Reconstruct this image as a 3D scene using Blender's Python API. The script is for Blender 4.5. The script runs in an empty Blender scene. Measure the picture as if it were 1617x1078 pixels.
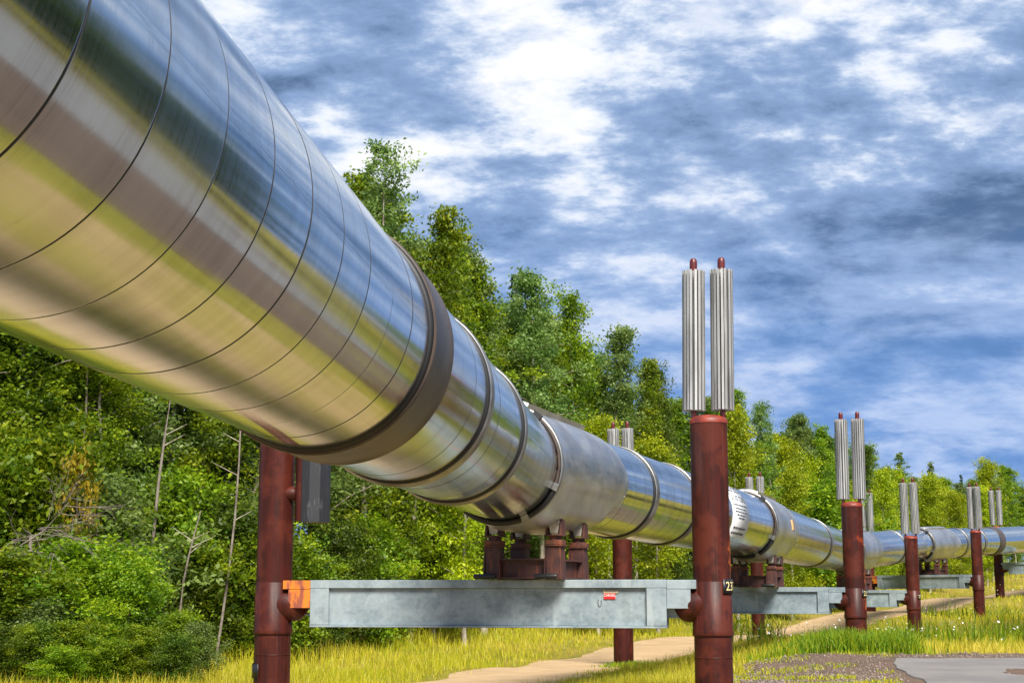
import bpy, math, random
import numpy as np
from mathutils import Vector, Matrix

scene = bpy.context.scene
rad = math.radians
EYE = 1.6

# ------------------------------------------------------------------ camera
cam_d = bpy.data.cameras.new('camera')
cam = bpy.data.objects.new('camera', cam_d)
scene.collection.objects.link(cam)
cam.location = (0, 0, EYE)
cam.rotation_euler = (rad(90 + 9.687), 0, 0)
cam_d.sensor_width = 36.0
cam_d.lens = 2350 / 1617 * 36.0
cam_d.clip_start = 0.05
cam_d.clip_end = 3000
scene.camera = cam

# ------------------------------------------------------------------ sky, sun, exposure
SUN_EL, SUN_AZ = 47.0, 166.0          # azimuth clockwise from the camera heading (+Y)
world = bpy.data.worlds.new('World')
scene.world = world
world.use_nodes = True
wt = world.node_tree
wt.nodes.clear()

def wn(t, **kw):
    n = wt.nodes.new(t)
    for k, v in kw.items():
        setattr(n, k, v)
    return n

def wl(a, b):
    wt.links.new(a, b)

def wmath(op, a, b=None, c=None, clamp=False):
    n = wn('ShaderNodeMath', operation=op, use_clamp=clamp)
    for i, v in enumerate((a, b, c)):
        if v is None:
            continue
        if isinstance(v, (int, float)):
            n.inputs[i].default_value = v
        else:
            wl(v, n.inputs[i])
    return n.outputs[0]

def wsmooth(v, lo, hi):
    n = wn('ShaderNodeMapRange', interpolation_type='SMOOTHSTEP')
    wl(v, n.inputs[0])
    n.inputs[1].default_value = lo
    n.inputs[2].default_value = hi
    return n.outputs[0]

def wmix(f, a, b):
    n = wn('ShaderNodeMix', data_type='RGBA')
    if isinstance(f, (int, float)):
        n.inputs[0].default_value = f
    else:
        wl(f, n.inputs[0])
    for i, v in ((6, a), (7, b)):
        if isinstance(v, tuple):
            n.inputs[i].default_value = v + (1,)
        else:
            wl(v, n.inputs[i])
    return n.outputs[2]

sky = wn('ShaderNodeTexSky', sky_type='NISHITA', sun_disc=False)
sky.sun_elevation = rad(SUN_EL)
sky.sun_rotation = rad(SUN_AZ)
sky.air_density = 1.0
sky.dust_density = 0.6
sky.ozone_density = 2.5
tc = wn('ShaderNodeTexCoord')
sep = wn('ShaderNodeSeparateXYZ')
wl(tc.outputs['Generated'], sep.inputs[0])
zc = wmath('MAXIMUM', sep.outputs[2], 0.0)
den = wmath('ADD', zc, 0.30)
px = wmath('DIVIDE', sep.outputs[0], den)
py = wmath('DIVIDE', sep.outputs[1], den)
comb = wn('ShaderNodeCombineXYZ')
wl(px, comb.inputs[0]); wl(py, comb.inputs[1])
comb.inputs[2].default_value = 3.7

def wnoise(scale, detail, rough, off, sx=1.0, sy=1.0, dist=0.0):
    mp = wn('ShaderNodeMapping')
    wl(comb.outputs[0], mp.inputs[0])
    mp.inputs['Location'].default_value = off
    mp.inputs['Rotation'].default_value = (0, 0, rad(18))
    mp.inputs['Scale'].default_value = (sx, sy, 1)
    n = wn('ShaderNodeTexNoise')
    wl(mp.outputs[0], n.inputs['Vector'])
    n.inputs['Scale'].default_value = scale
    n.inputs['Detail'].default_value = detail
    n.inputs['Roughness'].default_value = rough
    n.inputs['Distortion'].default_value = dist
    return n.outputs[0]

n_big = wnoise(1.5, 2, 0.5, (-1.5, 4.6, 0), 0.8, 1.0, 0.3)
n_mid = wnoise(4.4, 11, 0.62, (16.1, -4.3, 2), 0.9, 1.1, 0.1)
n_fine = wnoise(12.0, 9, 0.62, (1.0, 8.7, 5.0), 0.85, 1.2, 0.1)
mixn = wmath('ADD', wmath('MULTIPLY', n_big, 0.36), wmath('ADD', wmath('MULTIPLY', n_mid, 0.44), wmath('MULTIPLY', n_fine, 0.20)))
hor = wsmooth(sep.outputs[2], 0.30, 0.10)          # 1 near the horizon
base_cloud = wmix(wsmooth(mixn, 0.405, 0.505), (0.58, 1.08, 2.15), (2.55, 3.75, 6.2))
gaps = wmix(0.10, base_cloud, sky.outputs[0])
white = wsmooth(mixn, 0.490, 0.565)
wcol = wmix(wsmooth(mixn, 0.50, 0.60), (5.0, 6.4, 8.8), (9.4, 9.5, 9.7))
wcol = wmix(wmath('MULTIPLY', wsmooth(n_fine, 0.56, 0.40), 0.55), wcol, (5.4, 6.4, 8.4))
col = wmix(white, gaps, wcol)
strat = wmix(wsmooth(n_mid, 0.36, 0.60), (1.35, 2.95, 6.5), (3.7, 5.1, 8.2))
col = wmix(wmath('MULTIPLY', hor, 0.82), col, strat)
bg = wn('ShaderNodeBackground')
wl(col, bg.inputs[0])
bg.inputs[1].default_value = 0.06
wo = wn('ShaderNodeOutputWorld')
wl(bg.outputs[0], wo.inputs[0])

sun_d = bpy.data.lights.new('sun', 'SUN')
sun_d.energy = 4.8
sun_d.angle = rad(24.0)
sun_d.color = (1.0, 0.94, 0.84)
sun = bpy.data.objects.new('sun', sun_d)
scene.collection.objects.link(sun)
_az, _el = rad(SUN_AZ), rad(SUN_EL)
sun_vec = Vector((math.sin(_az) * math.cos(_el), math.cos(_az) * math.cos(_el), math.sin(_el)))
sun.rotation_euler = sun_vec.to_track_quat('Z', 'Y').to_euler()
sun.location = sun_vec * 60

scene.view_settings.view_transform = 'Standard'
scene.view_settings.look = 'None'
scene.view_settings.exposure = 0.85
scene.view_settings.gamma = 1.0
scene.view_settings.use_curve_mapping = False
scene.cycles.max_bounces = 8
scene.cycles.transparent_max_bounces = 4

# ------------------------------------------------------------------ helpers
def link(o):
    scene.collection.objects.link(o)
    return o

def tag(o, label=None, cat=None, group=None, kind=None):
    if label: o['label'] = label
    if cat: o['category'] = cat
    if group: o['group'] = group
    if kind: o['kind'] = kind
    return o

def empty(name, loc=(0, 0, 0), rz=0.0):
    o = link(bpy.data.objects.new(name, None))
    o.empty_display_size = 0.2
    o.location = loc
    o.rotation_euler = (0, 0, rz)
    return o

def obj(name, me, parent=None):
    o = link(bpy.data.objects.new(name, me))
    if parent: o.parent = parent
    return o

def np_mesh(name, verts, faces, mat=None, smooth=False, tint=None, uv=None):
    """verts (N,3), faces (M,k) arrays with one k."""
    verts = np.asarray(verts, np.float32); faces = np.asarray(faces, np.int32)
    me = bpy.data.meshes.new(name)
    k = faces.shape[1]; M = len(faces)
    me.vertices.add(len(verts)); me.vertices.foreach_set('co', verts.ravel())
    me.loops.add(M * k); me.loops.foreach_set('vertex_index', faces.ravel())
    me.polygons.add(M)
    me.polygons.foreach_set('loop_start', np.arange(0, M * k, k, dtype=np.int32))
    me.polygons.foreach_set('loop_total', np.full(M, k, np.int32))
    if smooth: me.polygons.foreach_set('use_smooth', np.ones(M, bool))
    if tint is not None:
        a = me.attributes.new('tint', 'FLOAT', 'POINT')
        a.data.foreach_set('value', np.asarray(tint, np.float32))
    if uv is not None:
        l = me.uv_layers.new(name='UVMap')
        l.data.foreach_set('uv', np.asarray(uv, np.float32)[faces.ravel()].ravel())
    me.update(calc_edges=True)
    if mat: me.materials.append(mat)
    return me

class MB:
    def __init__(self):
        self.v = []; self.f = []; self.s = []
    def add(self, vs, fs, smooth=False):
        o = len(self.v)
        self.v += [tuple(p) for p in vs]
        self.f += [tuple(i + o for i in q) for q in fs]
        self.s += [smooth] * len(fs)
        return self
    def box(self, x0, x1, y0, y1, z0, z1, M=None):
        vs = [Vector((x, y, z)) for z in (z0, z1) for (x, y) in ((x0, y0), (x1, y0), (x1, y1), (x0, y1))]
        if M is not None: vs = [M @ p for p in vs]
        return self.add(vs, [(0, 3, 2, 1), (4, 5, 6, 7), (0, 1, 5, 4), (1, 2, 6, 5), (2, 3, 7, 6), (3, 0, 4, 7)])
    def bbox(self, x0, x1, y0, y1, z0, z1, b=0.008):
        """box with chamfered vertical and horizontal edges (24 verts)."""
        vs = []; 
        X, Y, Z = (x0, x1), (y0, y1), (z0, z1)
        for i in (0, 1):
            for j in (0, 1):
                for k in (0, 1):
                    sx, sy, sz = (1 - 2 * i) * b, (1 - 2 * j) * b, (1 - 2 * k) * b
                    vs += [(X[i], Y[j] + sy, Z[k] + sz), (X[i] + sx, Y[j], Z[k] + sz), (X[i] + sx, Y[j] + sy, Z[k])]
        def id(i, j, k, a): return ((i * 2 + j) * 2 + k) * 3 + a
        fs = [(id(0,0,0,0), id(0,0,1,0), id(0,1,1,0), id(0,1,0,0)), (id(1,0,0,0), id(1,1,0,0), id(1,1,1,0), id(1,0,1,0)),
              (id(0,0,0,1), id(1,0,0,1), id(1,0,1,1), id(0,0,1,1)), (id(0,1,0,1), id(0,1,1,1), id(1,1,1,1), id(1,1,0,1)),
              (id(0,0,0,2), id(0,1,0,2), id(1,1,0,2), id(1,0,0,2)), (id(0,0,1,2), id(1,0,1,2), id(1,1,1,2), id(0,1,1,2))]
        for j in (0, 1):
            for k in (0, 1):
                fs.append((id(0,j,k,1), id(1,j,k,1), id(1,j,k,2), id(0,j,k,2)) )
        for i in (0, 1):
            for k in (0, 1):
                fs.append((id(i,0,k,0), id(i,1,k,0), id(i,1,k,2), id(i,0,k,2)))
        for i in (0, 1):
            for j in (0, 1):
                fs.append((id(i,j,0,0), id(i,j,1,0), id(i,j,1,1), id(i,j,0,1)))
        for i in (0, 1):
            for j in (0, 1):
                for k in (0, 1):
                    fs.append((id(i,j,k,0), id(i,j,k,1), id(i,j,k,2)))
        return self.add(vs, fs)
    def loft(self, rings, closed=True, caps=True, smooth=True):
        n = len(rings[0]); vs = [p for r in rings for p in r]; fs = []
        for a in range(len(rings) - 1):
            for i in range(n if closed else n - 1):
                j = (i + 1) % n
                fs.append((a * n + i, a * n + j, (a + 1) * n + j, (a + 1) * n + i))
        self.add(vs, fs, smooth)
        if caps:
            self.add(rings[0], [tuple(range(n))[::-1]]); self.add(rings[-1], [tuple(range(n))])
        return self
    def lathe(self, prof, n=32, axis='z', cen=(0, 0, 0), caps=True, smooth=True):
        rings = []
        for (r, h) in prof:
            ring = []
            for i in range(n):
                a = 2 * math.pi * i / n
                c, s = r * math.cos(a), r * math.sin(a)
                if axis == 'z': p = (c, s, h)
                elif axis == 'x': p = (h, c, s)
                else: p = (s, h, c)
                ring.append((p[0] + cen[0], p[1] + cen[1], p[2] + cen[2]))
            rings.append(ring)
        return self.loft(rings, True, caps, smooth)
    def tube(self, pts, rads, n=6, caps=True):
        rings = []
        pts = [Vector(p) for p in pts]
        for i, p in enumerate(pts):
            d = (pts[min(i + 1, len(pts) - 1)] - pts[max(i - 1, 0)]).normalized()
            a = d.orthogonal().normalized() if abs(d.z) < 0.99 else Vector((1, 0, 0))
            if abs(d.z) < 0.99: a = d.cross(Vector((0, 0, 1))).normalized()
            b = d.cross(a).normalized(); a = b.cross(d)
            r = rads[i] if hasattr(rads, '__len__') else rads
            rings.append([p + r * (math.cos(t) * a + math.sin(t) * b) for t in [2 * math.pi * k / n for k in range(n)]])
        return self.loft(rings, True, caps, True)
    def mesh(self, name, mat):
        me = bpy.data.meshes.new(name)
        me.from_pydata([tuple(p) for p in self.v], [], self.f)
        me.polygons.foreach_set('use_smooth', self.s)
        me.update()
        import bmesh
        bm = bmesh.new(); bm.from_mesh(me)
        bmesh.ops.recalc_face_normals(bm, faces=bm.faces); bm.to_mesh(me); bm.free()
        if mat: me.materials.append(mat)
        return me
    def build(self, name, mat, parent=None):
        return obj(name, self.mesh(name, mat), parent)

# ------------------------------------------------------------------ materials
MATS = {}
class NT:
    def __init__(self, name):
        self.m = bpy.data.materials.new(name); self.m.use_nodes = True
        self.t = self.m.node_tree; self.t.nodes.clear()
        self.out = self.t.nodes.new('ShaderNodeOutputMaterial')
        self.p = self.t.nodes.new('ShaderNodeBsdfPrincipled')
        self.t.links.new(self.p.outputs[0], self.out.inputs[0])
        MATS[name] = self.m
    def n(self, t, **kw):
        x = self.t.nodes.new(t)
        for k, v in kw.items(): setattr(x, k, v)
        return x
    def l(self, a, b): self.t.links.new(a, b)
    def set(self, sock, v):
        if isinstance(v, (int, float)): sock.default_value = v
        elif isinstance(v, tuple): sock.default_value = v + (1,) if len(v) == 3 and sock.type == 'RGBA' else v
        else: self.l(v, sock)
    def coord(self, kind='Object', scale=(1, 1, 1), loc=(0, 0, 0)):
        c = self.n('ShaderNodeTexCoord'); mp = self.n('ShaderNodeMapping')
        self.l(c.outputs[kind], mp.inputs[0]); mp.inputs['Scale'].default_value = scale; mp.inputs['Location'].default_value = loc
        return mp.outputs[0]
    def pos(self, scale=(1, 1, 1)):
        g = self.n('ShaderNodeNewGeometry'); mp = self.n('ShaderNodeMapping')
        self.l(g.outputs['Position'], mp.inputs[0]); mp.inputs['Scale'].default_value = scale
        return mp.outputs[0]
    def noise(self, vec, scale, detail=4, rough=0.55, dist=0.0):
        x = self.n('ShaderNodeTexNoise'); self.l(vec, x.inputs['Vector'])
        x.inputs['Scale'].default_value = scale; x.inputs['Detail'].default_value = detail
        x.inputs['Roughness'].default_value = rough; x.inputs['Distortion'].default_value = dist
        return x.outputs[0]
    def ss(self, v, lo, hi, a=0.0, b=1.0):
        x = self.n('ShaderNodeMapRange', interpolation_type='SMOOTHSTEP'); self.l(v, x.inputs[0])
        for i, q in enumerate((lo, hi, a, b)): x.inputs[i + 1].default_value = q
        return x.outputs[0]
    def mix(self, f, a, b, blend='MIX'):
        x = self.n('ShaderNodeMix', data_type='RGBA', blend_type=blend)
        self.set(x.inputs[0], f); self.set(x.inputs[6], a); self.set(x.inputs[7], b)
        return x.outputs[2]
    def math(self, op, a, b=0.0, clamp=False):
        x = self.n('ShaderNodeMath', operation=op, use_clamp=clamp); self.set(x.inputs[0], a); self.set(x.inputs[1], b)
        return x.outputs[0]
    def bump(self, h, strength=0.2, dist=0.02):
        x = self.n('ShaderNodeBump'); self.l(h, x.inputs['Height'])
        x.inputs['Strength'].default_value = strength; x.inputs['Distance'].default_value = dist
        self.l(x.outputs[0], self.p.inputs['Normal']); return x
    def base(self, c, rough=0.6, metal=0.0, spec=0.5):
        self.set(self.p.inputs['Base Color'], c); self.set(self.p.inputs['Roughness'], rough)
        self.set(self.p.inputs['Metallic'], metal); self.set(self.p.inputs['Specular IOR Level'], spec)

# polished jacket: fine circumferential rolling lines
k = NT('jacket_metal')
uvv = k.coord('UV')
uvs = k.coord('UV', (130, 0.9, 1))
uvl = k.coord('UV', (6, 0.35, 1))
lines = k.noise(uvs, 1.0, 3, 0.7)
smear = k.noise(uvl, 1.0, 4, 0.6)
wob = k.noise(k.coord('UV', (0.8, 1.6, 1)), 1.0, 2, 0.5)
spots = k.noise(k.coord('UV', (9, 3.0, 1)), 3.0, 3, 0.7)
info = k.n('ShaderNodeObjectInfo')
fine = k.noise(k.coord('UV', (210, 1.6, 1)), 1.0, 4, 0.75)
k.base(k.mix(k.math('MULTIPLY', k.ss(fine, 0.52, 0.72, 0, 0.55), k.ss(smear, 0.40, 0.62, 0.25, 1.0)), k.mix(k.ss(spots, 0.62, 0.80, 0, 0.35), k.mix(k.ss(smear, 0.35, 0.7), (0.60, 0.655, 0.695), (0.52, 0.56, 0.59)), (0.24, 0.23, 0.215)), (0.20, 0.21, 0.22)),
       k.math('ADD', k.ss(lines, 0.3, 0.75, 0.07, 0.17), k.ss(info.outputs['Random'], 0, 1, 0.0, 0.05)), 1.0)
k.p.inputs['Anisotropic'].default_value = 0.55
tg = k.n('ShaderNodeTangent', direction_type='UV_MAP'); tg.uv_map = 'UVMap'
k.l(tg.outputs[0], k.p.inputs['Tangent'])
b1 = k.n('ShaderNodeBump'); k.l(wob, b1.inputs['Height']); b1.inputs['Strength'].default_value = 0.065; b1.inputs['Distance'].default_value = 0.03
b2 = k.n('ShaderNodeBump'); k.l(lines, b2.inputs['Height']); b2.inputs['Strength'].default_value = 0.05; b2.inputs['Distance'].default_value = 0.002
k.l(b1.outputs[0], b2.inputs['Normal']); k.l(b2.outputs[0], k.p.inputs['Normal'])

k = NT('saddle_metal')
v = k.coord('Object')
big = k.noise(v, 1.3, 5, 0.6)
st = k.noise(k.coord('UV', (1.2, 5.0, 1)), 1.5, 4, 0.6)
k.base(k.mix(k.ss(big, 0.35, 0.68), (0.60, 0.60, 0.60), (0.42, 0.415, 0.41)), k.ss(st, 0.3, 0.7, 0.36, 0.5), 1.0)
k.bump(k.noise(v, 2.2, 3, 0.5), 0.35, 0.05)

k = NT('band_brown')
v = k.coord('Object')
k.base(k.mix(k.ss(k.noise(v, 5, 4), 0.4, 0.7), (0.075, 0.056, 0.046), (0.05, 0.038, 0.034)), 0.45, 0.0, 0.3)
k.bump(k.noise(v, 40, 3), 0.1, 0.004)

k = NT('ring_grey')
v = k.coord('Object')
k.base(k.mix(k.ss(k.noise(v, 7, 4), 0.4, 0.7), (0.34, 0.34, 0.33), (0.22, 0.215, 0.20)), 0.42, 0.9)

k = NT('black_rubber')
k.base((0.012, 0.012, 0.013), 0.5)

k = NT('grey_pad')
v = k.coord('Object')
k.base(k.mix(k.ss(k.noise(k.coord('Object', (9, 9, 1.2)), 2, 5, 0.7), 0.55, 0.72), (0.018, 0.019, 0.024), (0.10, 0.105, 0.12)), 0.55)

# red-brown steel of the posts
k = NT('post_paint')
v = k.pos()
oi = k.n('ShaderNodeObjectInfo')
addv = k.n('ShaderNodeVectorMath', operation='ADD'); k.l(v, addv.inputs[0])
streak = k.noise(k.pos((14, 14, 0.8)), 1.0, 5, 0.65)
blot = k.noise(v, 2.4, 5, 0.6)
fleck = k.noise(k.pos((1, 1, 0.5)), 26, 4, 0.7)
c0 = k.mix(k.ss(streak, 0.35, 0.7), (0.058, 0.011, 0.007), (0.024, 0.006, 0.005))
c1 = k.mix(k.ss(blot, 0.46, 0.62, 0, 0.85), c0, (0.086, 0.018, 0.010))
c2 = k.mix(k.ss(fleck, 0.70, 0.80, 0, 0.55), c1, (0.24, 0.09, 0.06))
c2 = k.mix(k.ss(k.noise(k.pos((22, 22, 0.35)), 1.0, 5, 0.7), 0.60, 0.72, 0, 0.55), c2, (0.19, 0.065, 0.045))
c2 = k.mix(k.ss(k.noise(k.pos((5, 5, 1.1)), 1.3, 6, 0.7), 0.55, 0.68, 0, 0.75), c2, (0.022, 0.006, 0.006))
c3 = k.mix(k.ss(k.noise(v, 1.1, 6, 0.7, 0.6), 0.63, 0.70, 0, 0.85), c2, (0.20, 0.032, 0.012))
k.base(c3, k.ss(streak, 0.3, 0.7, 0.34, 0.52), 0.0, 0.22)
k.bump(k.noise(v, 60, 4, 0.6), 0.12, 0.004)

k = NT('cap_orange')
v = k.pos()
k.base(k.mix(k.ss(k.noise(v, 8, 4), 0.4, 0.7), (0.24, 0.032, 0.014), (0.12, 0.017, 0.012)), 0.5)

k = NT('rust_orange')
v = k.pos((3, 3, 1))
n1 = k.noise(v, 3.0, 5, 0.65)
k.base(k.mix(k.ss(n1, 0.42, 0.6), (0.62, 0.17, 0.012), (0.24, 0.06, 0.035)), 0.75)
k.bump(n1, 0.2, 0.01)

k = NT('rust_patch')
n1 = k.noise(k.pos((2, 2, 1)), 7.0, 6, 0.7)
k.base(k.mix(k.ss(n1, 0.42, 0.62), (0.26, 0.060, 0.014), (0.085, 0.020, 0.010)), 0.8, 0, 0.2)
k.bump(n1, 0.3, 0.006)
k = NT('shoe_rust')
v = k.pos()
n1 = k.noise(v, 5.0, 6, 0.65); n2 = k.noise(k.pos((9, 9, 1.3)), 1.2, 4, 0.6)
k.base(k.mix(k.ss(n2, 0.52, 0.72, 0, 0.8), k.mix(k.ss(n1, 0.4, 0.65), (0.045, 0.016, 0.016), (0.085, 0.028, 0.020)), (0.21, 0.055, 0.022)), 0.62)
k.bump(n1, 0.2, 0.01)

k = NT('shoe_collar')
v = k.pos()
n1 = k.noise(v, 7.0, 6, 0.65)
k.base(k.mix(k.ss(n1, 0.4, 0.6), (0.20, 0.058, 0.026), (0.085, 0.03, 0.022)), 0.7)

k = NT('shoe_plate')
v = k.pos()
k.base(k.mix(k.ss(k.noise(v, 9, 5), 0.42, 0.66), (0.46, 0.44, 0.40), (0.24, 0.21, 0.18)), 0.6)

# galvanised cross beams
k = NT('galvanised')
v = k.pos()
n1 = k.noise(k.pos((1, 1, 1.4)), 1.7, 6, 0.62, 0.4); n2 = k.noise(k.pos((4, 4, 0.6)), 1.6, 4, 0.6); n3 = k.noise(v, 30, 3)
c0 = k.mix(k.ss(n1, 0.36, 0.66), (0.29, 0.355, 0.385), (0.155, 0.205, 0.235))
c1 = k.mix(k.ss(n2, 0.55, 0.75, 0, 0.6), c0, (0.40, 0.46, 0.47))
c1 = k.mix(k.ss(k.noise(k.pos((7, 7, 0.5)), 1.0, 6, 0.7), 0.56, 0.70, 0, 0.45), c1, (0.15, 0.19, 0.20))
c1 = k.mix(k.ss(k.noise(k.pos((2.2, 2.2, 3)), 1.0, 7, 0.7), 0.60, 0.70, 0, 0.5), c1, (0.10, 0.12, 0.12))
vor = k.n('ShaderNodeTexVoronoi'); k.l(v, vor.inputs['Vector']); vor.inputs['Scale'].default_value = 22
c2 = k.mix(k.ss(vor.outputs['Color'], 0.0, 1.0, 0, 0.16), c1, (0.58, 0.62, 0.63))
k.base(c2, k.ss(n1, 0.3, 0.7, 0.42, 0.58), 0.25)
k.bump(n3, 0.05, 0.003)

k = NT('fin_aluminium')
v = k.pos((6, 6, 0.7))
k.base(k.mix(k.ss(k.noise(v, 1.5, 4), 0.4, 0.7), (0.46, 0.46, 0.455), (0.28, 0.28, 0.275)), 0.5, 0.4)

k = NT('heat_pipe_red')
k.base((0.10, 0.012, 0.012), 0.4)

k = NT('plate_black'); k.base((0.010, 0.011, 0.013), 0.45)
k = NT('digit_yellow'); k.base((0.80, 0.68, 0.30), 0.5)
k = NT('sign_white'); k.base(k.mix(k.ss(k.noise(k.pos(), 6, 4), 0.45, 0.7), (0.72, 0.73, 0.74), (0.56, 0.57, 0.58)), 0.45)
k = NT('sign_ink'); k.base((0.035, 0.04, 0.06), 0.5)
k = NT('tag_red'); k.base((0.72, 0.012, 0.012), 0.45)
k = NT('tag_tan'); k.base((0.42, 0.36, 0.25), 0.6)
k = NT('tag_letter'); k.base((0.82, 0.80, 0.78), 0.5)
k = NT('marker_orange'); k.base((0.78, 0.40, 0.16), 0.6)
k = NT('wire_dark'); k.base((0.03, 0.03, 0.03), 0.5)

def leaf_mat(name, cols, trans=0.5, hue=0.06):
    k = NT(name)
    a = k.n('ShaderNodeAttribute', attribute_name='tint')
    oi = k.n('ShaderNodeObjectInfo')
    c = k.mix(k.ss(a.outputs['Fac'], 0.0, 0.5), cols[0], cols[1])
    c = k.mix(k.ss(a.outputs['Fac'], 0.5, 1.0), c, cols[2])
    hs = k.n('ShaderNodeHueSaturation')
    k.l(c, hs.inputs['Color'])
    k.l(k.ss(oi.outputs['Random'], 0, 1, 0.5 - hue * 0.15, 0.5 + hue * 0.25), hs.inputs['Hue'])
    k.l(k.ss(oi.outputs['Random'], 0, 1, 1.12, 1.60), hs.inputs['Value'])
    k.base(hs.outputs[0], 0.5, 0.0, 0.35)
    tr = k.n('ShaderNodeBsdfTranslucent'); k.l(hs.outputs[0], tr.inputs[0])
    mx = k.n('ShaderNodeMixShader'); mx.inputs[0].default_value = trans
    k.l(k.p.outputs[0], mx.inputs[1]); k.l(tr.outputs[0], mx.inputs[2]); k.l(mx.outputs[0], k.out.inputs[0])
    return k.m

leaf_mat('leaf_birch', [(0.066, 0.125, 0.005), (0.150, 0.225, 0.007), (0.270, 0.320, 0.010)])
leaf_mat('leaf_aspen', [(0.078, 0.135, 0.024), (0.140, 0.205, 0.042), (0.245, 0.310, 0.100)])
leaf_mat('leaf_dark', [(0.034, 0.070, 0.006), (0.075, 0.120, 0.008), (0.135, 0.185, 0.012)])
leaf_mat('leaf_willow', [(0.150, 0.215, 0.005), (0.255, 0.315, 0.007), (0.370, 0.400, 0.010)], hue=0.03)
leaf_mat('leaf_spruce', [(0.012, 0.034, 0.020), (0.022, 0.055, 0.028), (0.040, 0.080, 0.036)], 0.1)
leaf_mat('leaf_gold', [(0.20, 0.17, 0.010), (0.29, 0.22, 0.014), (0.38, 0.27, 0.02)], hue=0.02)
leaf_mat('grass_blade', [(0.130, 0.195, 0.005), (0.330, 0.315, 0.010), (0.480, 0.370, 0.060)], 0.3, 0.0)
leaf_mat('grass_lush', [(0.050, 0.115, 0.005), (0.110, 0.190, 0.007), (0.240, 0.280, 0.010)], 0.3, 0.0)
leaf_mat('grass_straw', [(0.30, 0.24, 0.09), (0.42, 0.33, 0.14), (0.52, 0.42, 0.22)], 0.2, 0.0)
leaf_mat('flower_white', [(0.70, 0.70, 0.66), (0.78, 0.78, 0.74), (0.82, 0.82, 0.80)], 0.2, 0.0)

k = NT('bark_pale')
v = k.pos((5, 5, 1.6)); n1 = k.noise(v, 2.0, 5, 0.65); n2 = k.noise(k.pos((3, 3, 14)), 1.5, 3, 0.6)
c = k.mix(k.ss(n1, 0.40, 0.64), (0.46, 0.41, 0.34), (0.26, 0.21, 0.16))
k.base(k.mix(k.ss(n2, 0.60, 0.70, 0, 0.8), c, (0.05, 0.04, 0.035)), 0.8)
k = NT('bark_brown')
v = k.pos((6, 6, 1.2)); n1 = k.noise(v, 2.5, 5, 0.65)
k.base(k.mix(k.ss(n1, 0.4, 0.65), (0.13, 0.09, 0.065), (0.06, 0.042, 0.032)), 0.85)
k = NT('bark_dead')
k.base(k.mix(k.ss(k.noise(k.pos(), 5, 4), 0.4, 0.65), (0.22, 0.185, 0.155), (0.12, 0.095, 0.08)), 0.85)

k = NT('ground_grass')
v = k.pos(); n1 = k.noise(v, 0.35, 6, 0.6); n2 = k.noise(v, 2.5, 6, 0.65); n3 = k.noise(v, 18, 4, 0.7)
c = k.mix(k.ss(n1, 0.38, 0.62), (0.205, 0.180, 0.022), (0.300, 0.225, 0.05))
c = k.mix(k.ss(n2, 0.45, 0.70, 0, 0.8), c, (0.085, 0.125, 0.016))
c = k.mix(k.ss(n3, 0.55, 0.72, 0, 0.6), c, (0.30, 0.24, 0.11))
k.base(c, 0.95, 0, 0.1)
k.bump(n3, 0.6, 0.06)

k = NT('path_dirt')
v = k.pos(); n1 = k.noise(v, 0.9, 6, 0.6); n2 = k.noise(v, 9, 5, 0.65); n3 = k.noise(v, 55, 3, 0.7)
c = k.mix(k.ss(n1, 0.38, 0.66), (0.46, 0.32, 0.185), (0.38, 0.265, 0.15))
c = k.mix(k.ss(k.noise(v, 2.6, 6, 0.7), 0.56, 0.72, 0, 0.6), c, (0.30, 0.215, 0.09))
c = k.mix(k.ss(n2, 0.56, 0.74, 0, 0.65), c, (0.22, 0.205, 0.06))
c = k.mix(k.ss(n3, 0.55, 0.75, 0, 0.5), c, (0.25, 0.19, 0.14))
k.base(c, 0.95, 0, 0.1)
k.bump(n2, 0.4, 0.04)

k = NT('verge_sand')
v = k.pos(); n0 = k.noise(k.pos((0.55, 0.22, 1)), 1.0, 5, 0.65, 0.5); n1 = k.noise(v, 0.9, 6, 0.6); n2 = k.noise(v, 2.6, 6, 0.7); n3 = k.noise(v, 14, 4, 0.7)
c = k.mix(k.ss(n1, 0.38, 0.66), (0.40, 0.265, 0.125), (0.30, 0.205, 0.095))
c = k.mix(k.ss(n0, 0.44, 0.56, 0, 0.85), c, (0.25, 0.20, 0.040))
c = k.mix(k.ss(n2, 0.54, 0.68, 0, 0.8), c, (0.19, 0.155, 0.035))
c = k.mix(k.ss(n3, 0.58, 0.72, 0, 0.6), c, (0.17, 0.12, 0.07))
k.base(c, 0.95, 0, 0.1)
k.bump(n2, 0.5, 0.06)

k = NT('gravel')
v = k.pos(); n1 = k.noise(v, 0.8, 6, 0.6); n3 = k.noise(v, 24, 5, 0.75); n4 = k.noise(v, 3.0, 5, 0.65)
c = k.mix(k.ss(n1, 0.38, 0.66), (0.150, 0.098, 0.070), (0.100, 0.072, 0.056))
c = k.mix(k.ss(n3, 0.45, 0.7, 0, 0.75), c, (0.21, 0.155, 0.12))
c = k.mix(k.ss(n4, 0.60, 0.74, 0, 0.6), c, (0.115, 0.125, 0.035))
k.base(c, 0.92, 0, 0.2)
k.bump(n3, 0.8, 0.04)

k = NT('asphalt')
v = k.pos(); n1 = k.noise(v, 0.7, 5, 0.6); n3 = k.noise(v, 70, 3, 0.7)
c = k.mix(k.ss(n1, 0.38, 0.66), (0.205, 0.190, 0.180), (0.160, 0.150, 0.145))
c = k.mix(k.ss(n3, 0.5, 0.72, 0, 0.5), c, (0.12, 0.115, 0.11))
k.base(c, 0.85, 0, 0.3)
k.bump(n3, 0.3, 0.01)

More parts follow.
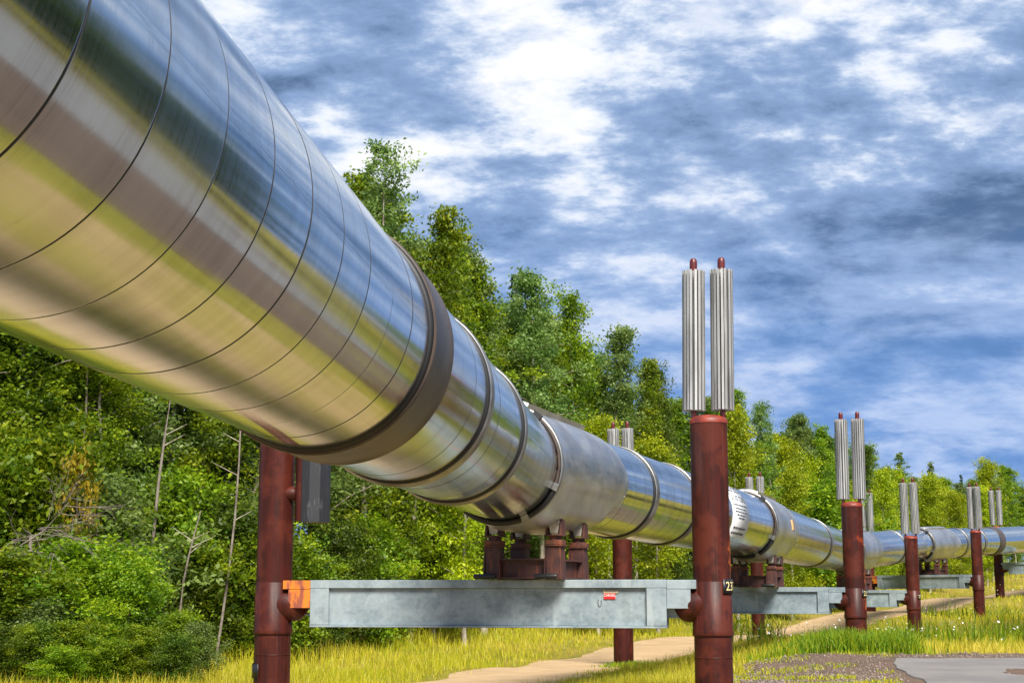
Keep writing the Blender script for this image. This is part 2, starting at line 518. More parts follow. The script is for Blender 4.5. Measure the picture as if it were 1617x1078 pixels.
k = NT('stone')
oi = k.n('ShaderNodeAttribute', attribute_name='tint')
k.base(k.mix(oi.outputs['Fac'], (0.10, 0.072, 0.056), (0.27, 0.215, 0.18)), 0.85)
M = MATS

# ------------------------------------------------------------------ terrain
CTRL = np.array([  # x, y, height relative to the eye
    (0, 0, -1.62), (0, -15, -1.62), (10, 5, -1.60), (-4, 8, -1.62), (2.6, 19.6, -1.40), (-3.2, 20.6, -1.55), (8, 26, -1.46),
    (8.0, 35.3, -1.25), (2.74, 37.3, -1.74), (-3, 32, -1.64), (14.8, 55.6, -1.58), (9.5, 58.2, -1.50), (21.0, 68, -1.02), (17.2, 72.5, -0.75),
    (27.0, 82.3, -0.12), (14, 33, -1.36), (25, 35, -1.30), (40, 40, -1.2), (22, 50, -1.5), (34, 66, -0.9), (40, 85, 0.6), (45, 110, 2.2),
    (-9, 33, -1.55), (-20, 35, -1.2), (-14, 55, -0.3), (0, 62, -1.1), (6, 78, -0.3), (20, 95, 1.0), (5, 110, 2.5), (30, 130, 3.2), (-40, 60, 0.5),
    (60, 20, -1.5), (60, 60, -0.8), (-30, 5, -1.5), (80, 120, 2.5), (25, 5, -1.6), (30, -20, -1.6), (-20, -20, -1.6), (12, 45, -1.45), (4, 28, -1.5)])
def gz(x, y):
    x = np.asarray(x, float); y = np.asarray(y, float)
    num = 0; den = 0
    for cx, cy, h in CTRL:
        d2 = (x - cx) ** 2 + (y - cy) ** 2
        w = 1.0 / (d2 + 4.0) ** 1.6
        num = num + w * h; den = den + w
    w0 = 2e-6; num = num + w0 * 1.0; den = den + w0
    return EYE + num / den + 0.035 * np.sin(x * 0.9 + 1.3 * np.sin(y * 0.31)) * np.sin(y * 0.7 + 0.4)
def gzf(x, y): return float(gz(x, y))

def axis_samples(lo, hi, dense_lo, dense_hi, step, grow=1.22):
    a = list(np.arange(dense_lo, dense_hi, step)); s = step
    while a[-1] < hi: s *= grow; a.append(a[-1] + s)
    s = step
    while a[0] > lo: s *= grow; a.insert(0, a[0] - s)
    return np.array(a)
def grid_mesh(name, X, Y, Z, mat):
    ny, nx = X.shape
    idx = np.arange(nx * ny).reshape(ny, nx)
    f = np.stack([idx[:-1, :-1], idx[:-1, 1:], idx[1:, 1:], idx[1:, :-1]], -1).reshape(-1, 4)
    return np_mesh(name, np.stack([X, Y, Z], -1).reshape(-1, 3), f, mat, True)
xs = axis_samples(-900, 900, -14, 34, 0.6); ys = axis_samples(-500, 1300, -4, 96, 0.7)
GX, GY = np.meshgrid(xs, ys)
tag(obj('ground', grid_mesh('ground', GX, GY, gz(GX, GY), M['ground_grass'])), kind='structure')

PATH_C = np.array([(-8.0, -30), (-5.3, -5), (-3.9, 8), (-2.6, 18), (-0.9, 26), (1.3, 36), (5.2, 47), (11.0, 60), (19.0, 74), (27, 85), (38, 97), (60, 112)])
def path_x(y): return np.interp(y, PATH_C[:, 1], PATH_C[:, 0])
tt = np.linspace(0, 1, 260)
cum = np.r_[0, np.cumsum(np.linalg.norm(np.diff(PATH_C, axis=0), axis=1))]
pc = np.stack([np.interp(tt * cum[-1], cum, PATH_C[:, 0]), np.interp(tt * cum[-1], cum, PATH_C[:, 1])], 1)
for _ in range(8): pc[1:-1] = 0.25 * pc[:-2] + 0.5 * pc[1:-1] + 0.25 * pc[2:]
td = np.gradient(pc, axis=0); td /= np.linalg.norm(td, axis=1)[:, None]
rg = np.random.default_rng(3)
jl = np.convolve(rg.normal(0, 0.22, 260), np.ones(3) / 3, 'same'); jr = np.convolve(rg.normal(0, 0.35, 260), np.ones(3) / 3, 'same')
wv = np.linspace(-1, 1, 9)
half = 1.75
off = np.where(wv[None, :] < 0, wv[None, :] * (half + jl[:, None]), wv[None, :] * (half + jr[:, None]))
PX = pc[:, 0:1] + td[:, 1:2] * off; PY = pc[:, 1:2] - td[:, 0:1] * off
tag(obj('dirt_path', grid_mesh('dirt_path', PX, PY, gz(PX, PY) + 0.012 - 0.03 * (np.abs(wv)[None, :] > 0.99), M['path_dirt'])), kind='structure')
def path_dist(x, y):
    x = np.asarray(x, float); y = np.asarray(y, float)
    d = np.full(x.shape, 1e9)
    for i in range(0, 260, 2): d = np.minimum(d, (x - pc[i, 0]) ** 2 + (y - pc[i, 1]) ** 2)
    return np.sqrt(d)

def wob(x, s, a): return a * (np.sin(x * s) * 0.6 + np.sin(x * s * 2.3 + 1.1) * 0.4)
def gravel_left(y): return np.interp(y, [-40, 0, 10, 20, 26, 30, 33, 35], [-4.4, 0.15, 1.25, 2.60, 3.4, 4.4, 5.2, 7.0]) + wob(y, 1.1, 0.22)
def gravel_top(x): return np.interp(x, [0, 4, 5, 7, 9, 14, 60], [28, 31, 33, 34.0, 34.3, 36.2, 42]) + wob(x, 1.3, 0.25)
U = np.linspace(0, 1, 70) ** 1.8; V = 1 - (1 - np.linspace(0, 1, 90)) ** 1.2
UU, VV = np.meshgrid(U, V)
ys0 = -40 + VV * 74
XX = gravel_left(ys0); XX = XX + UU * (60 - XX)
YY = -40 + VV * (gravel_top(XX) + 40)
edge = (UU < 1e-6) | (VV > 1 - 1e-6)
tag(obj('gravel_lot', grid_mesh('gravel_lot', XX, YY, gz(XX, YY) + 0.02 - 0.06 * edge, M['gravel'])), kind='structure')
def on_gravel(x, y): return (x > gravel_left(y)) & (y < gravel_top(x))
def asph_left(y): return np.interp(y, [-40, 0, 22, 25, 31, 33], [5.4, 5.6, 6.3, 6.6, 7.6, 8.3]) + wob(y, 2.1, 0.05) + wob(y, 7.3, 0.07)
def asph_top(x): return np.interp(x, [6, 7, 8, 10, 60], [30.4, 31.6, 32.6, 33.2, 38]) + wob(x, 1.7, 0.10) + wob(x, 6.1, 0.10)
XX = asph_left(-40 + VV * 73); XX = XX + UU * (26 - XX); YY = -40 + VV * (asph_top(XX) + 40)
edge = (UU < 1e-6) | (VV > 1 - 1e-6)
tag(obj('asphalt_road', grid_mesh('asphalt_road', XX, YY, gz(XX, YY) + 0.045 - 0.03 * edge, M['asphalt'])), kind='structure')
# sandy strip beside the near pipe
yy_ = np.linspace(-34, 25, 150)[:, None]; ww = np.linspace(0, 1, 8)[None, :]
ax_ = np.interp(yy_, [-34, -12, 2, 9.2, 18.9, 25], [-6.1, -3.58, -1.98, -1.16, -0.12, 0.5])
jl2 = np.convolve(rg.normal(0, 0.22, 150), np.ones(3) / 3, 'same')[:, None]; jr2 = np.convolve(rg.normal(0, 0.22, 150), np.ones(3) / 3, 'same')[:, None]
sxl = ax_ - 2.2 + jl2; sxr = ax_ + np.interp(yy_, [-34, 22, 25], [2.40, 2.50, 1.3]) + jr2
SXX = sxl + (sxr - sxl) * ww; SYY = yy_ + 0 * ww
tag(obj('sandy_verge', grid_mesh('sandy_verge', SXX, SYY, gz(SXX, SYY) + 0.012 - 0.04 * ((ww < 0.01) | (ww > 0.99)), M['verge_sand'])), kind='structure')
def on_sand(x, y):
    a = np.interp(y, [-34, -12, 2, 9.2, 18.9, 25], [-6.1, -3.58, -1.98, -1.16, -0.12, 0.5])
    return (x > a - 2.1) & (x < a + 2.2) & (y < 24)
# bare gravel patch worn into the asphalt, at the right border of the view
A = np.linspace(0, 2 * np.pi, 40); Rr = np.linspace(0, 1, 5)
AA, RR = np.meshgrid(A, Rr)
rj = 1 + 0.15 * np.sin(AA * 3 + 1) + 0.1 * np.sin(AA * 7)
XX = 10.2 + RR * rj * np.cos(AA) * 1.35; YY = 27.6 + RR * rj * np.sin(AA) * 1.9
tag(obj('gravel_patch', grid_mesh('gravel_patch', XX, YY, gz(XX, YY) + 0.055 - 0.03 * (RR > 0.99), M['gravel'])), kind='structure')

# ------------------------------------------------------------------ pipeline centre line
NODES = np.array([[-3.576, -12, 1.75], [-1.982, 2, 1.639], [-1.162, 9.2, 1.573], [-.116, 18.87, 1.635], [5.741, 35.5, 1.593],
                  [11.979, 54.5, 1.561], [18.437, 69, 2.286], [33.693, 90, 3.491], [52, 112, 4.6]])
NL = np.r_[0, np.cumsum(np.linalg.norm(np.diff(NODES, axis=0), axis=1))]
SS = np.arange(0, NL[-1], 0.05)
CP = np.stack([np.interp(SS, NL, NODES[:, i]) for i in range(3)], 1)
ker = np.hanning(43); ker /= ker.sum()
CPs = np.stack([np.convolve(np.pad(CP[:, i], 21, mode='reflect', reflect_type='odd'), ker, 'valid') for i in range(3)], 1)
CPs[:, 2] += EYE
CT = np.gradient(CPs, axis=0); CT /= np.linalg.norm(CT, axis=1)[:, None]
def cpos(s): return np.stack([np.interp(s, SS, CPs[:, i]) for i in range(3)], -1)
def ctan(s):
    t = np.stack([np.interp(s, SS, CT[:, i]) for i in range(3)], -1)
    return t / np.linalg.norm(t, axis=-1, keepdims=True)
def surf(s, phi, r):
    """points on the pipe: s along, phi angle (0 = right side, +90 top), r radius (broadcast)."""
    s, phi, r = np.broadcast_arrays(np.asarray(s, float), np.asarray(phi, float), np.asarray(r, float))
    P = cpos(s); T = ctan(s)
    H = np.stack([T[..., 1], -T[..., 0], np.zeros_like(T[..., 0])], -1); H /= np.linalg.norm(H, axis=-1, keepdims=True)
    Vv = np.cross(H, T)
    return P + r[..., None] * (np.cos(phi)[..., None] * H + np.sin(phi)[..., None] * Vv)
R0 = 0.71
pipe0 = cpos(np.array(6.0)); 
pipe = empty('oil_pipeline', (pipe0[0], pipe0[1], gzf(pipe0[0], pipe0[1])))
tag(pipe, 'long polished silver pipeline zigzagging on red posts along the forest', 'pipeline')
PORG = np.array(pipe.location)

def pipe_grid(name, S, PHI, RAD, mat, parent=pipe, wrap=True, thick=False):
    """S,PHI,RAD arrays (rows, cols); cols run round the pipe."""
    pts = surf(S, PHI, RAD) - PORG
    rows, cols = PHI.shape
    idx = np.arange(rows * cols).reshape(rows, cols)
    if wrap: nxt = np.roll(idx, -1, axis=1)
    else: nxt = idx[:, 1:]; 
    a = idx if wrap else idx[:, :-1]
    f = np.stack([a[:-1], a[1:], nxt[1:], nxt[:-1]], -1).reshape(-1, 4)
    uv = np.stack([np.broadcast_to(S, PHI.shape), PHI * R0], -1).reshape(-1, 2)
    me = np_mesh(name, pts.reshape(-1, 3), f, mat, True, uv=uv)
    return obj(name, me, parent)

def ring_part(name, s0, prof, mat, n=72, parent=pipe, phi0=0.0):
    """prof: list of (ds, radius)"""
    ph = np.linspace(0, 2 * np.pi, n, endpoint=False)
    S = np.array([[s0 + p[0]] * n for p in prof]); Rr = np.array([[p[1]] * n for p in prof]); P = np.tile(ph, (len(prof), 1))
    return pipe_grid(name, S, P, Rr, mat, parent)

# dark insulation core seen in the joints
Sc = np.arange(5.9, 128, 0.5); ph = np.linspace(0, 2 * np.pi, 48, endpoint=False)
pipe_grid('insulation_core', np.repeat(Sc[:, None], 48, 1), np.tile(ph, (len(Sc), 1)), np.full((len(Sc), 48), R0 - 0.014), M['wire_dark'])

SADDLES = [32.45, 49.0, 70.7, 86.9, 104.6]          # s of the shoe under each saddle cover
S_BACK, S_TIP = 1.65, 1.95
blocked = [(21.02, 21.78), (23.80, 24.05), (26.55, 26.80), (36.12, 36.40), (39.2, 39.45), (58.7, 59.0), (78.1, 78.4), (92.5, 92.8), (89.9, 90.2), (94.84, 95.64)]
for c in SADDLES: blocked.append((c - S_BACK - 0.02, c + 0.9))
blocked.sort()
# panels between the blocked spans
rp = random.Random(11)
edges_ = []
cur = 6.0
for a, b in blocked + [(126, 127)]:
    L = a - cur
    if L > 0.05:
        n = max(1, round(L / 0.58)) if L > 0.35 else 1
        if cur == 6.0: # keep the seams of the near section where the photograph has them
            e = list(np.arange(a, cur - 0.6, -0.5775))[::-1]
        else: e = list(np.linspace(cur, a, n + 1))
        edges_ += list(zip(e[:-1], e[1:]))
    cur = b
for (a, b) in edges_:
    n = 112 if a < 40 else 56
    ph = np.linspace(0, 2 * np.pi, n, endpoint=False)
    dr = rp.uniform(-0.0008, 0.0008); cone = rp.uniform(-0.0005, 0.0005)
    g = 0.0024
    prof = [(a + g, R0 - 0.012), (a + g + 0.0016, R0 - 0.0012 + dr), (a + g + 0.004, R0 + dr), (a + g + 0.007, R0 + dr), (a * .7 + b * .3, R0 + dr + cone * 0.3), (a * .3 + b * .7, R0 + dr + cone * 0.7), (b - g - 0.007, R0 + dr + cone), (b - g - 0.004, R0 + dr + cone), (b - g - 0.0016, R0 - 0.0012 + dr + cone), (b - g, R0 - 0.012)]
    S = np.array([[p[0]] * n for p in prof]); Rr = np.array([[p[1]] * n for p in prof])
    pn = pipe_grid('jacket_panel', S, np.tile(ph, (len(prof), 1)), Rr, M['jacket_metal'])
    pn.data.materials.append(M['wire_dark'])
    mi = np.zeros((len(prof) - 1, n), np.int32); mi[[0, 1, -2, -1]] = 1
    pn.data.polygons.foreach_set('material_index', mi.ravel())

# wide dark bronze bands with a black gasket at the near edge
for a, b in ((21.02, 21.78), (94.84, 95.64)):
    w = b - a
    bd = ring_part('wide_band', a, [(0.03, R0 - 0.01), (0.03, R0 + 0.03), (0.045, R0 + 0.036), (0.075, R0 + 0.036), (0.08, R0 + 0.028), (w - 0.05, R0 + 0.028), (w - 0.02, R0 + 0.034), (w, R0 + 0.030), (w, R0 - 0.01)], M['band_brown'], 112)
    ring_part('gasket', a, [(-0.012, R0 - 0.01), (-0.012, R0 + 0.012), (0.028, R0 + 0.02), (0.032, R0 - 0.01)], M['black_rubber'], 112, bd)
for a, b in blocked:
    if 0.2 < b - a < 0.4:
        w = b - a
        rb = ring_part('clamp_ring', a, [(0.05, R0 - 0.01), (0.05, R0 + 0.022), (0.075, R0 + 0.034), (0.10, R0 + 0.034), (0.115, R0 + 0.020), (w - 0.08, R0 + 0.020), (w - 0.06, R0 + 0.030), (w - 0.02, R0 + 0.030), (w, R0 + 0.004), (w, R0 - 0.01)], M['ring_grey'], 96)
        ring_part('gasket', a, [(0.0, R0 - 0.01), (0.0, R0 + 0.014), (0.045, R0 + 0.018), (0.048, R0 - 0.01)], M['black_rubber'], 96, rb)

# saddle covers
for q, c in enumerate(SADDLES):
    n = 96
    ph = np.linspace(-np.pi, np.pi, n, endpoint=False)
    deg = np.degrees(ph); fold = np.where(deg > 90, 180 - deg, np.where(deg < -90, -180 - deg, deg))   # mirrored: -90..90
    tip = np.interp(fold, [-90, -70, -45, -25, -12, 0, 12, 40, 90], [0.45, 0.62, 1.20, 1.72, 1.92, S_TIP, 1.90, 1.72, 1.45])
    rows = 22
    t = np.linspace(0, 1, rows)[:, None]
    S = c - S_BACK + 0.14 + t * (tip[None, :] + S_BACK - 0.14)
    base_r = R0 + 0.045
    ang0 = rad(-22)
    fr = np.radians(fold)
    flat = np.where(fr < ang0, 1 / np.maximum(np.cos(fr - ang0), 0.5), 1.0)
    flat = np.minimum(flat, 1.10)
    flat = np.where(fold < -62, np.minimum(1.10, 1.06 / np.maximum(np.sin(-fr), 0.5)), flat)
    wgt = np.clip((t - 0.04) / 0.25, 0, 1); wgt = wgt * wgt * (3 - 2 * wgt)
    Rr = base_r * (1 + (flat[None, :] - 1) * wgt) + 0.02 * np.sin(np.pi * t) * (fold[None, :] > -20)
    # rolled-in far edge and near edge
    Sx = np.vstack([S[:1], S, S[-1:]]); Rx = np.vstack([np.full((1, n), R0 - 0.008), Rr, np.full((1, n), R0 - 0.008)])
    sc = pipe_grid('saddle_cover', Sx, np.tile(ph, (rows + 2, 1)), Rx, M['saddle_metal'])
    if q == 1: sc['label'] = 'satin grey saddle cover with a small orange marker'
    # near-end flange rings
    fl = ring_part('flange', c - S_BACK, [(0.06, R0 - 0.01), (0.06, R0 + 0.05), (0.075, R0 + 0.06), (0.12, R0 + 0.06), (0.14, R0 + 0.048), (0.17, R0 + 0.048), (0.175, R0 + 0.056), (0.20, R0 + 0.056), (0.21, R0 + 0.03)], M['ring_grey'], 96, sc)
    ring_part('gasket', c - S_BACK, [(0.02, R0 - 0.01), (0.02, R0 + 0.03), (0.055, R0 + 0.04), (0.058, R0 - 0.01)], M['black_rubber'], 96, sc)
    # raised flat lip along the crown
    a0, a1 = rad(66), rad(114)
    pl = np.linspace(a0, a1, 13); sl = np.array([-1.58, -1.58, 1.15, 1.15])
    Sl = np.repeat((c + sl)[:, None], 13, 1)
    Rl = np.repeat(np.array([base_r + 0.0, base_r + 0.075, base_r + 0.075, base_r + 0.0])[:, None], 13, 1)
    lp = pipe_grid('crown_lip', Sl, np.tile(pl, (4, 1)), Rl, M['saddle_metal'], sc, wrap=False)
    for e in (a0, a1):
        mb = MB()
        pts = [tuple(surf(c + d, e, r) - PORG) for d, r in ((-1.58, base_r - .01), (1.15, base_r - .01), (1.15, base_r + .075), (-1.58, base_r + .075))]
        mb.add(pts, [(0, 1, 2, 3)]); mb.build('crown_lip_side', M['saddle_metal'], sc)
    # steel cable and clamps at the near end
    def ring_tube(name, s0, phi_a, phi_b, R, r, mat, n=60):
        pp = np.linspace(phi_a, phi_b, n)
        pts = surf(np.full(n, s0), pp, np.full(n, R)) - PORG
        mb = MB(); mb.tube([Vector(p) for p in pts], r, 8); return mb.build(name, mat, sc)
    sct = c - S_BACK - 0.02
    ring_tube('cable', sct, rad(-25), rad(205), R0 + 0.022, 0.020, M['band_brown'])
    ring_tube('hose', sct, rad(-128), rad(-24), R0 + 0.036, 0.034, M['black_rubber'])
    for dphi, sz, mt in ((52, .06, 'black_rubber'), (-24, .05, 'ring_grey'), (-66, .05, 'ring_grey'), (128, .06, 'black_rubber')):
        mb = MB(); ee = rad(sz / R0 * 57.3 * 0.9)
        pts = []
        for d in (-0.055, 0.055):
            for p_, r_ in ((rad(dphi) - ee, R0 + .005), (rad(dphi) + ee, R0 + .005), (rad(dphi) + ee, R0 + .075), (rad(dphi) - ee, R0 + .075)):
                pts.append(tuple(surf(sct + d, p_, r_) - PORG))
        mb.add(pts, [(0, 1, 2, 3), (4, 5, 6, 7), (0, 1, 5, 4), (1, 2, 6, 5), (2, 3, 7, 6), (3, 0, 4, 7)])
        mb.build('cable_clamp', M[mt], sc)

# text as mesh outlines (flat), returned as (verts 2-D, faces)
def text_mesh(txt, size):
    cu = bpy.data.curves.new('txt', 'FONT'); cu.body = txt; cu.size = size; cu.align_x = 'CENTER'; cu.align_y = 'CENTER'; cu.resolution_u = 3
    o = link(bpy.data.objects.new('txt', cu))
    bpy.context.view_layer.update()
    me = bpy.data.meshes.new_from_object(o.evaluated_get(bpy.context.evaluated_depsgraph_get()))
    vs = [(v.co.x, v.co.y) for v in me.vertices]; fs = [tuple(p.vertices) for p in me.polygons]
    bpy.data.objects.remove(o); bpy.data.curves.remove(cu); bpy.data.meshes.remove(me)
    return vs, fs

def pipe_patch(name, s0, s1, p0, p1, r, mat, parent, n=14):
    pp = np.linspace(p0, p1, n); S = np.repeat(np.array([s0, s0, s1, s1])[:, None], n, 1)
    Rr = np.repeat(np.array([r - 0.012, r, r, r - 0.012])[:, None], n, 1)
    return pipe_grid(name, S, np.tile(pp, (4, 1)), Rr, mat, parent, wrap=False)
# warning sign wrapped on the jacket before the second saddle
sg0, sg1 = 42.5, 44.15
sign = pipe_patch('warning_sign', sg0, sg1, rad(-38), rad(70), R0 + 0.010, M['sign_white'], pipe, 22)
sign['label'] = 'white printed notice wrapped round the pipe, headed PLEASE'
def pipe_text(txt, size, sc_, phi, r, mat, parent, sx=1.0):
    vs, fs = text_mesh(txt, size)
    mb = MB(); pts = [tuple(surf(sc_ + x * sx, phi + y / R0, r) - PORG) for x, y in vs]
    mb.add(pts, fs); return mb.build('lettering', mat, parent)
sm_ = (sg0 + sg1) / 2
pipe_text('PLEASE', 0.44, sm_, rad(51), R0 + 0.013, M['sign_ink'], sign)
pipe_text('DO NOT CLIMB', 0.20, sm_, rad(27), R0 + 0.013, M['sign_ink'], sign)
rl = random.Random(4)
for i, (dg, w, h) in enumerate(((14, .70, .030), (8, .55, .028), (3, .6, .026), (-2, .45, .026), (-7, .3, .03), (-24, .62, .045), (-33, .62, .05))):
    x = -w
    while x < w:
        l = rl.uniform(0.06, 0.2)
        pipe_patch('print_line', sm_ + x, sm_ + min(x + l, w), rad(dg), rad(dg) + h / R0, R0 + 0.013, M['sign_ink'], sign, 3)
        x += l + 0.045
pipe_patch('orange_marker', 49.55, 49.95, rad(-2), rad(16), R0 + 0.071, M['marker_orange'], pipe, 5)

# ------------------------------------------------------------------ supports
PR = 0.245
# bent: left post xy, right post xy, beam top (relative to eye), shoe s, beam direction from left to right
BENTS = [dict(L=(-3.25, 20.60), R=(2.60, 19.60), bt=0.207, s=SADDLES[0]),
         dict(L=(2.74, 37.30), R=(8.02, 35.30), bt=0.20, s=SADDLES[1]),
         dict(L=(9.47, 58.20), R=(14.78, 55.60), bt=0.21, s=SADDLES[2]),
         dict(L=(17.15, 72.30), R=(21.03, 68.00), bt=0.95, s=SADDLES[3]),
         dict(L=(26.62, 82.30), R=(31.40, 78.90), bt=1.78, s=SADDLES[4])]

def post(name, x, y, z_ground, z_beam, z_top, ang, label, number=None, num_ang=0.0, num_dz=-0.09, fins=True, rng=None, lean=0.0):
    """ang: direction towards the beam (local +x)."""
    e = empty(name, (x, y, z_ground), ang)
    tag(e, label, 'support post', 'red support posts of the pipeline')
    zb = z_beam - z_ground; zt = z_top - z_ground
    mb = MB(); mb.lathe([(PR, -0.5), (PR, zb - 0.78), (PR, zb - 0.05), (PR - 0.001, zb + 0.0), (PR, zt)], 40)
    mb.build('shaft', M['post_paint'], e)
    mb = MB(); mb.lathe([(PR + 0.006, zt - 0.05), (PR + 0.008, zt - 0.005), (PR - 0.02, zt + 0.03), (PR * 0.6, zt + 0.06), (0.02, zt + 0.075)], 40)
    mb.build('cap', M['cap_orange'], e)
    mb = MB(); mb.lathe([(PR - 0.01, zb - 0.72), (PR + 0.016, zb - 0.72), (PR + 0.020, zb - 0.70), (PR + 0.020, zb - 0.65), (PR + 0.014, zb - 0.63), (PR + 0.004, zb - 0.03), (PR - 0.01, zb - 0.02)], 40)
    mb.build('sleeve', M['post_paint'], e)
    mb = MB(); mb.lathe([(PR - 0.01, zb - 1.0), (PR + 0.005, zb - 0.995), (PR + 0.005, zb - 0.985), (PR - 0.01, zb - 0.98)], 40)
    mb.build('weld_ring', M['post_paint'], e)
    # corbel: horizontal stub whose lower side slants up under the beam end
    rings = []
    for (h, r, dz) in ((0.0, 0.225, 0), (0.22, 0.225, 0), (0.30, 0.215, 0.005), (0.37, 0.185, 0.03), (0.42, 0.13, 0.07), (0.44, 0.06, 0.10)):
        rings.append([(h - 0.08 * math.sin(a) * (h > 0.2), r * math.cos(a), zb - 0.32 + dz + r * math.sin(a)) for a in [2 * math.pi * i / 28 for i in range(28)]])
    MB().loft(rings).build('corbel', M['post_paint'], e)
    if fins:
        for sgn in (-1, 1):
            tl = rng.uniform(-0.018, 0.018) + lean
            def ctr(h): return (sgn * 0.19 + tl * h, 0.0, zt + h)
            mb = MB(); mb.tube([ctr(-0.1), ctr(0.16)], 0.037, 12); mb.tube([ctr(0.16), ctr(2.13)], 0.050, 12)
            mb.lathe([(0.050, 2.13), (0.048, 2.17), (0.03, 2.195)], 12, cen=(ctr(2.13)[0], 0, zt))
            hp = mb.build('heat_pipe', M['heat_pipe_red'], e)
            fb = MB(); nf = 18; a_off = rng.uniform(0, 0.3)
            z0, z1 = 0.13, 2.02
            for i in range(nf):
                a = 2 * math.pi * i / nf + a_off
                dx, dy = math.cos(a), math.sin(a); nx, ny = -dy * 0.0022, dx * 0.0022
                bend = rng.uniform(-0.012, 0.012) if rng.random() < 0.35 else 0.0
                c0, c1 = ctr(z0), ctr(z1)
                # thin fin with a folded outer flange
                for (ra, rb_, t0, t1) in ((0.048, 0.152, 1.0, 1.0),):
                    vs = []
                    for cc in (c0, c1):
                        for rr in (ra, rb_):
                            bx = bend * (rr > 0.1)
                            vs += [(cc[0] + dx * rr - ny * 0 - dy * bx + nx, cc[1] + dy * rr + dx * bx + ny, cc[2]), (cc[0] + dx * rr - dy * bx - nx, cc[1] + dy * rr + dx * bx - ny, cc[2])]
                    fb.add(vs, [(0, 2, 6, 4), (1, 5, 7, 3), (2, 3, 7, 6), (0, 1, 3, 2), (4, 6, 7, 5)])
                    w = 0.015
                    vs = []
                    for cc in (c0, c1):
                        for sg in (-1, 1):
                            vs.append((cc[0] + dx * rb_ - dy * (bend + sg * w), cc[1] + dy * rb_ + dx * (bend + sg * w), cc[2]))
                    fb.add(vs, [(0, 1, 3, 2)])
            fb.lathe([(0.054, z0), (0.054, z1)], 16, cen=(sgn * 0.19 + tl * 1.0, 0, zt), caps=False)
            fb.build('radiator', M['fin_aluminium'], hp)
    if number:
        # black plate bent round the shaft; num_ang in world terms
        la = num_ang - ang
        w, h = 0.30, 0.19
        r = PR + 0.012 if number else PR
        zc = zb + num_dz
        vs = []; n = 9
        for kz in (-1, 1):
            for i in range(n):
                a = la + (i / (n - 1) - 0.5) * w / r
                vs.append((r * 1.04 * math.cos(a), r * 1.04 * math.sin(a), zc + kz * h / 2))
        mb = MB(); mb.add(vs, [(i, i + 1, n + i + 1, n + i) for i in range(n - 1)], True)
        pm = mb.build('number_plate', M['plate_black'], e)
        md = pm.modifiers.new('t', 'SOLIDIFY'); md.thickness = 0.006; md.offset = -1
        tv, tf = text_mesh(number, 0.16)
        r2 = r * 1.04 + 0.004
        mb = MB(); mb.add([(r2 * math.cos(la + x / r2), r2 * math.sin(la + x / r2), zc + y) for x, y in tv], tf)
        mb.build('digits', M['digit_yellow'], pm)
    return e

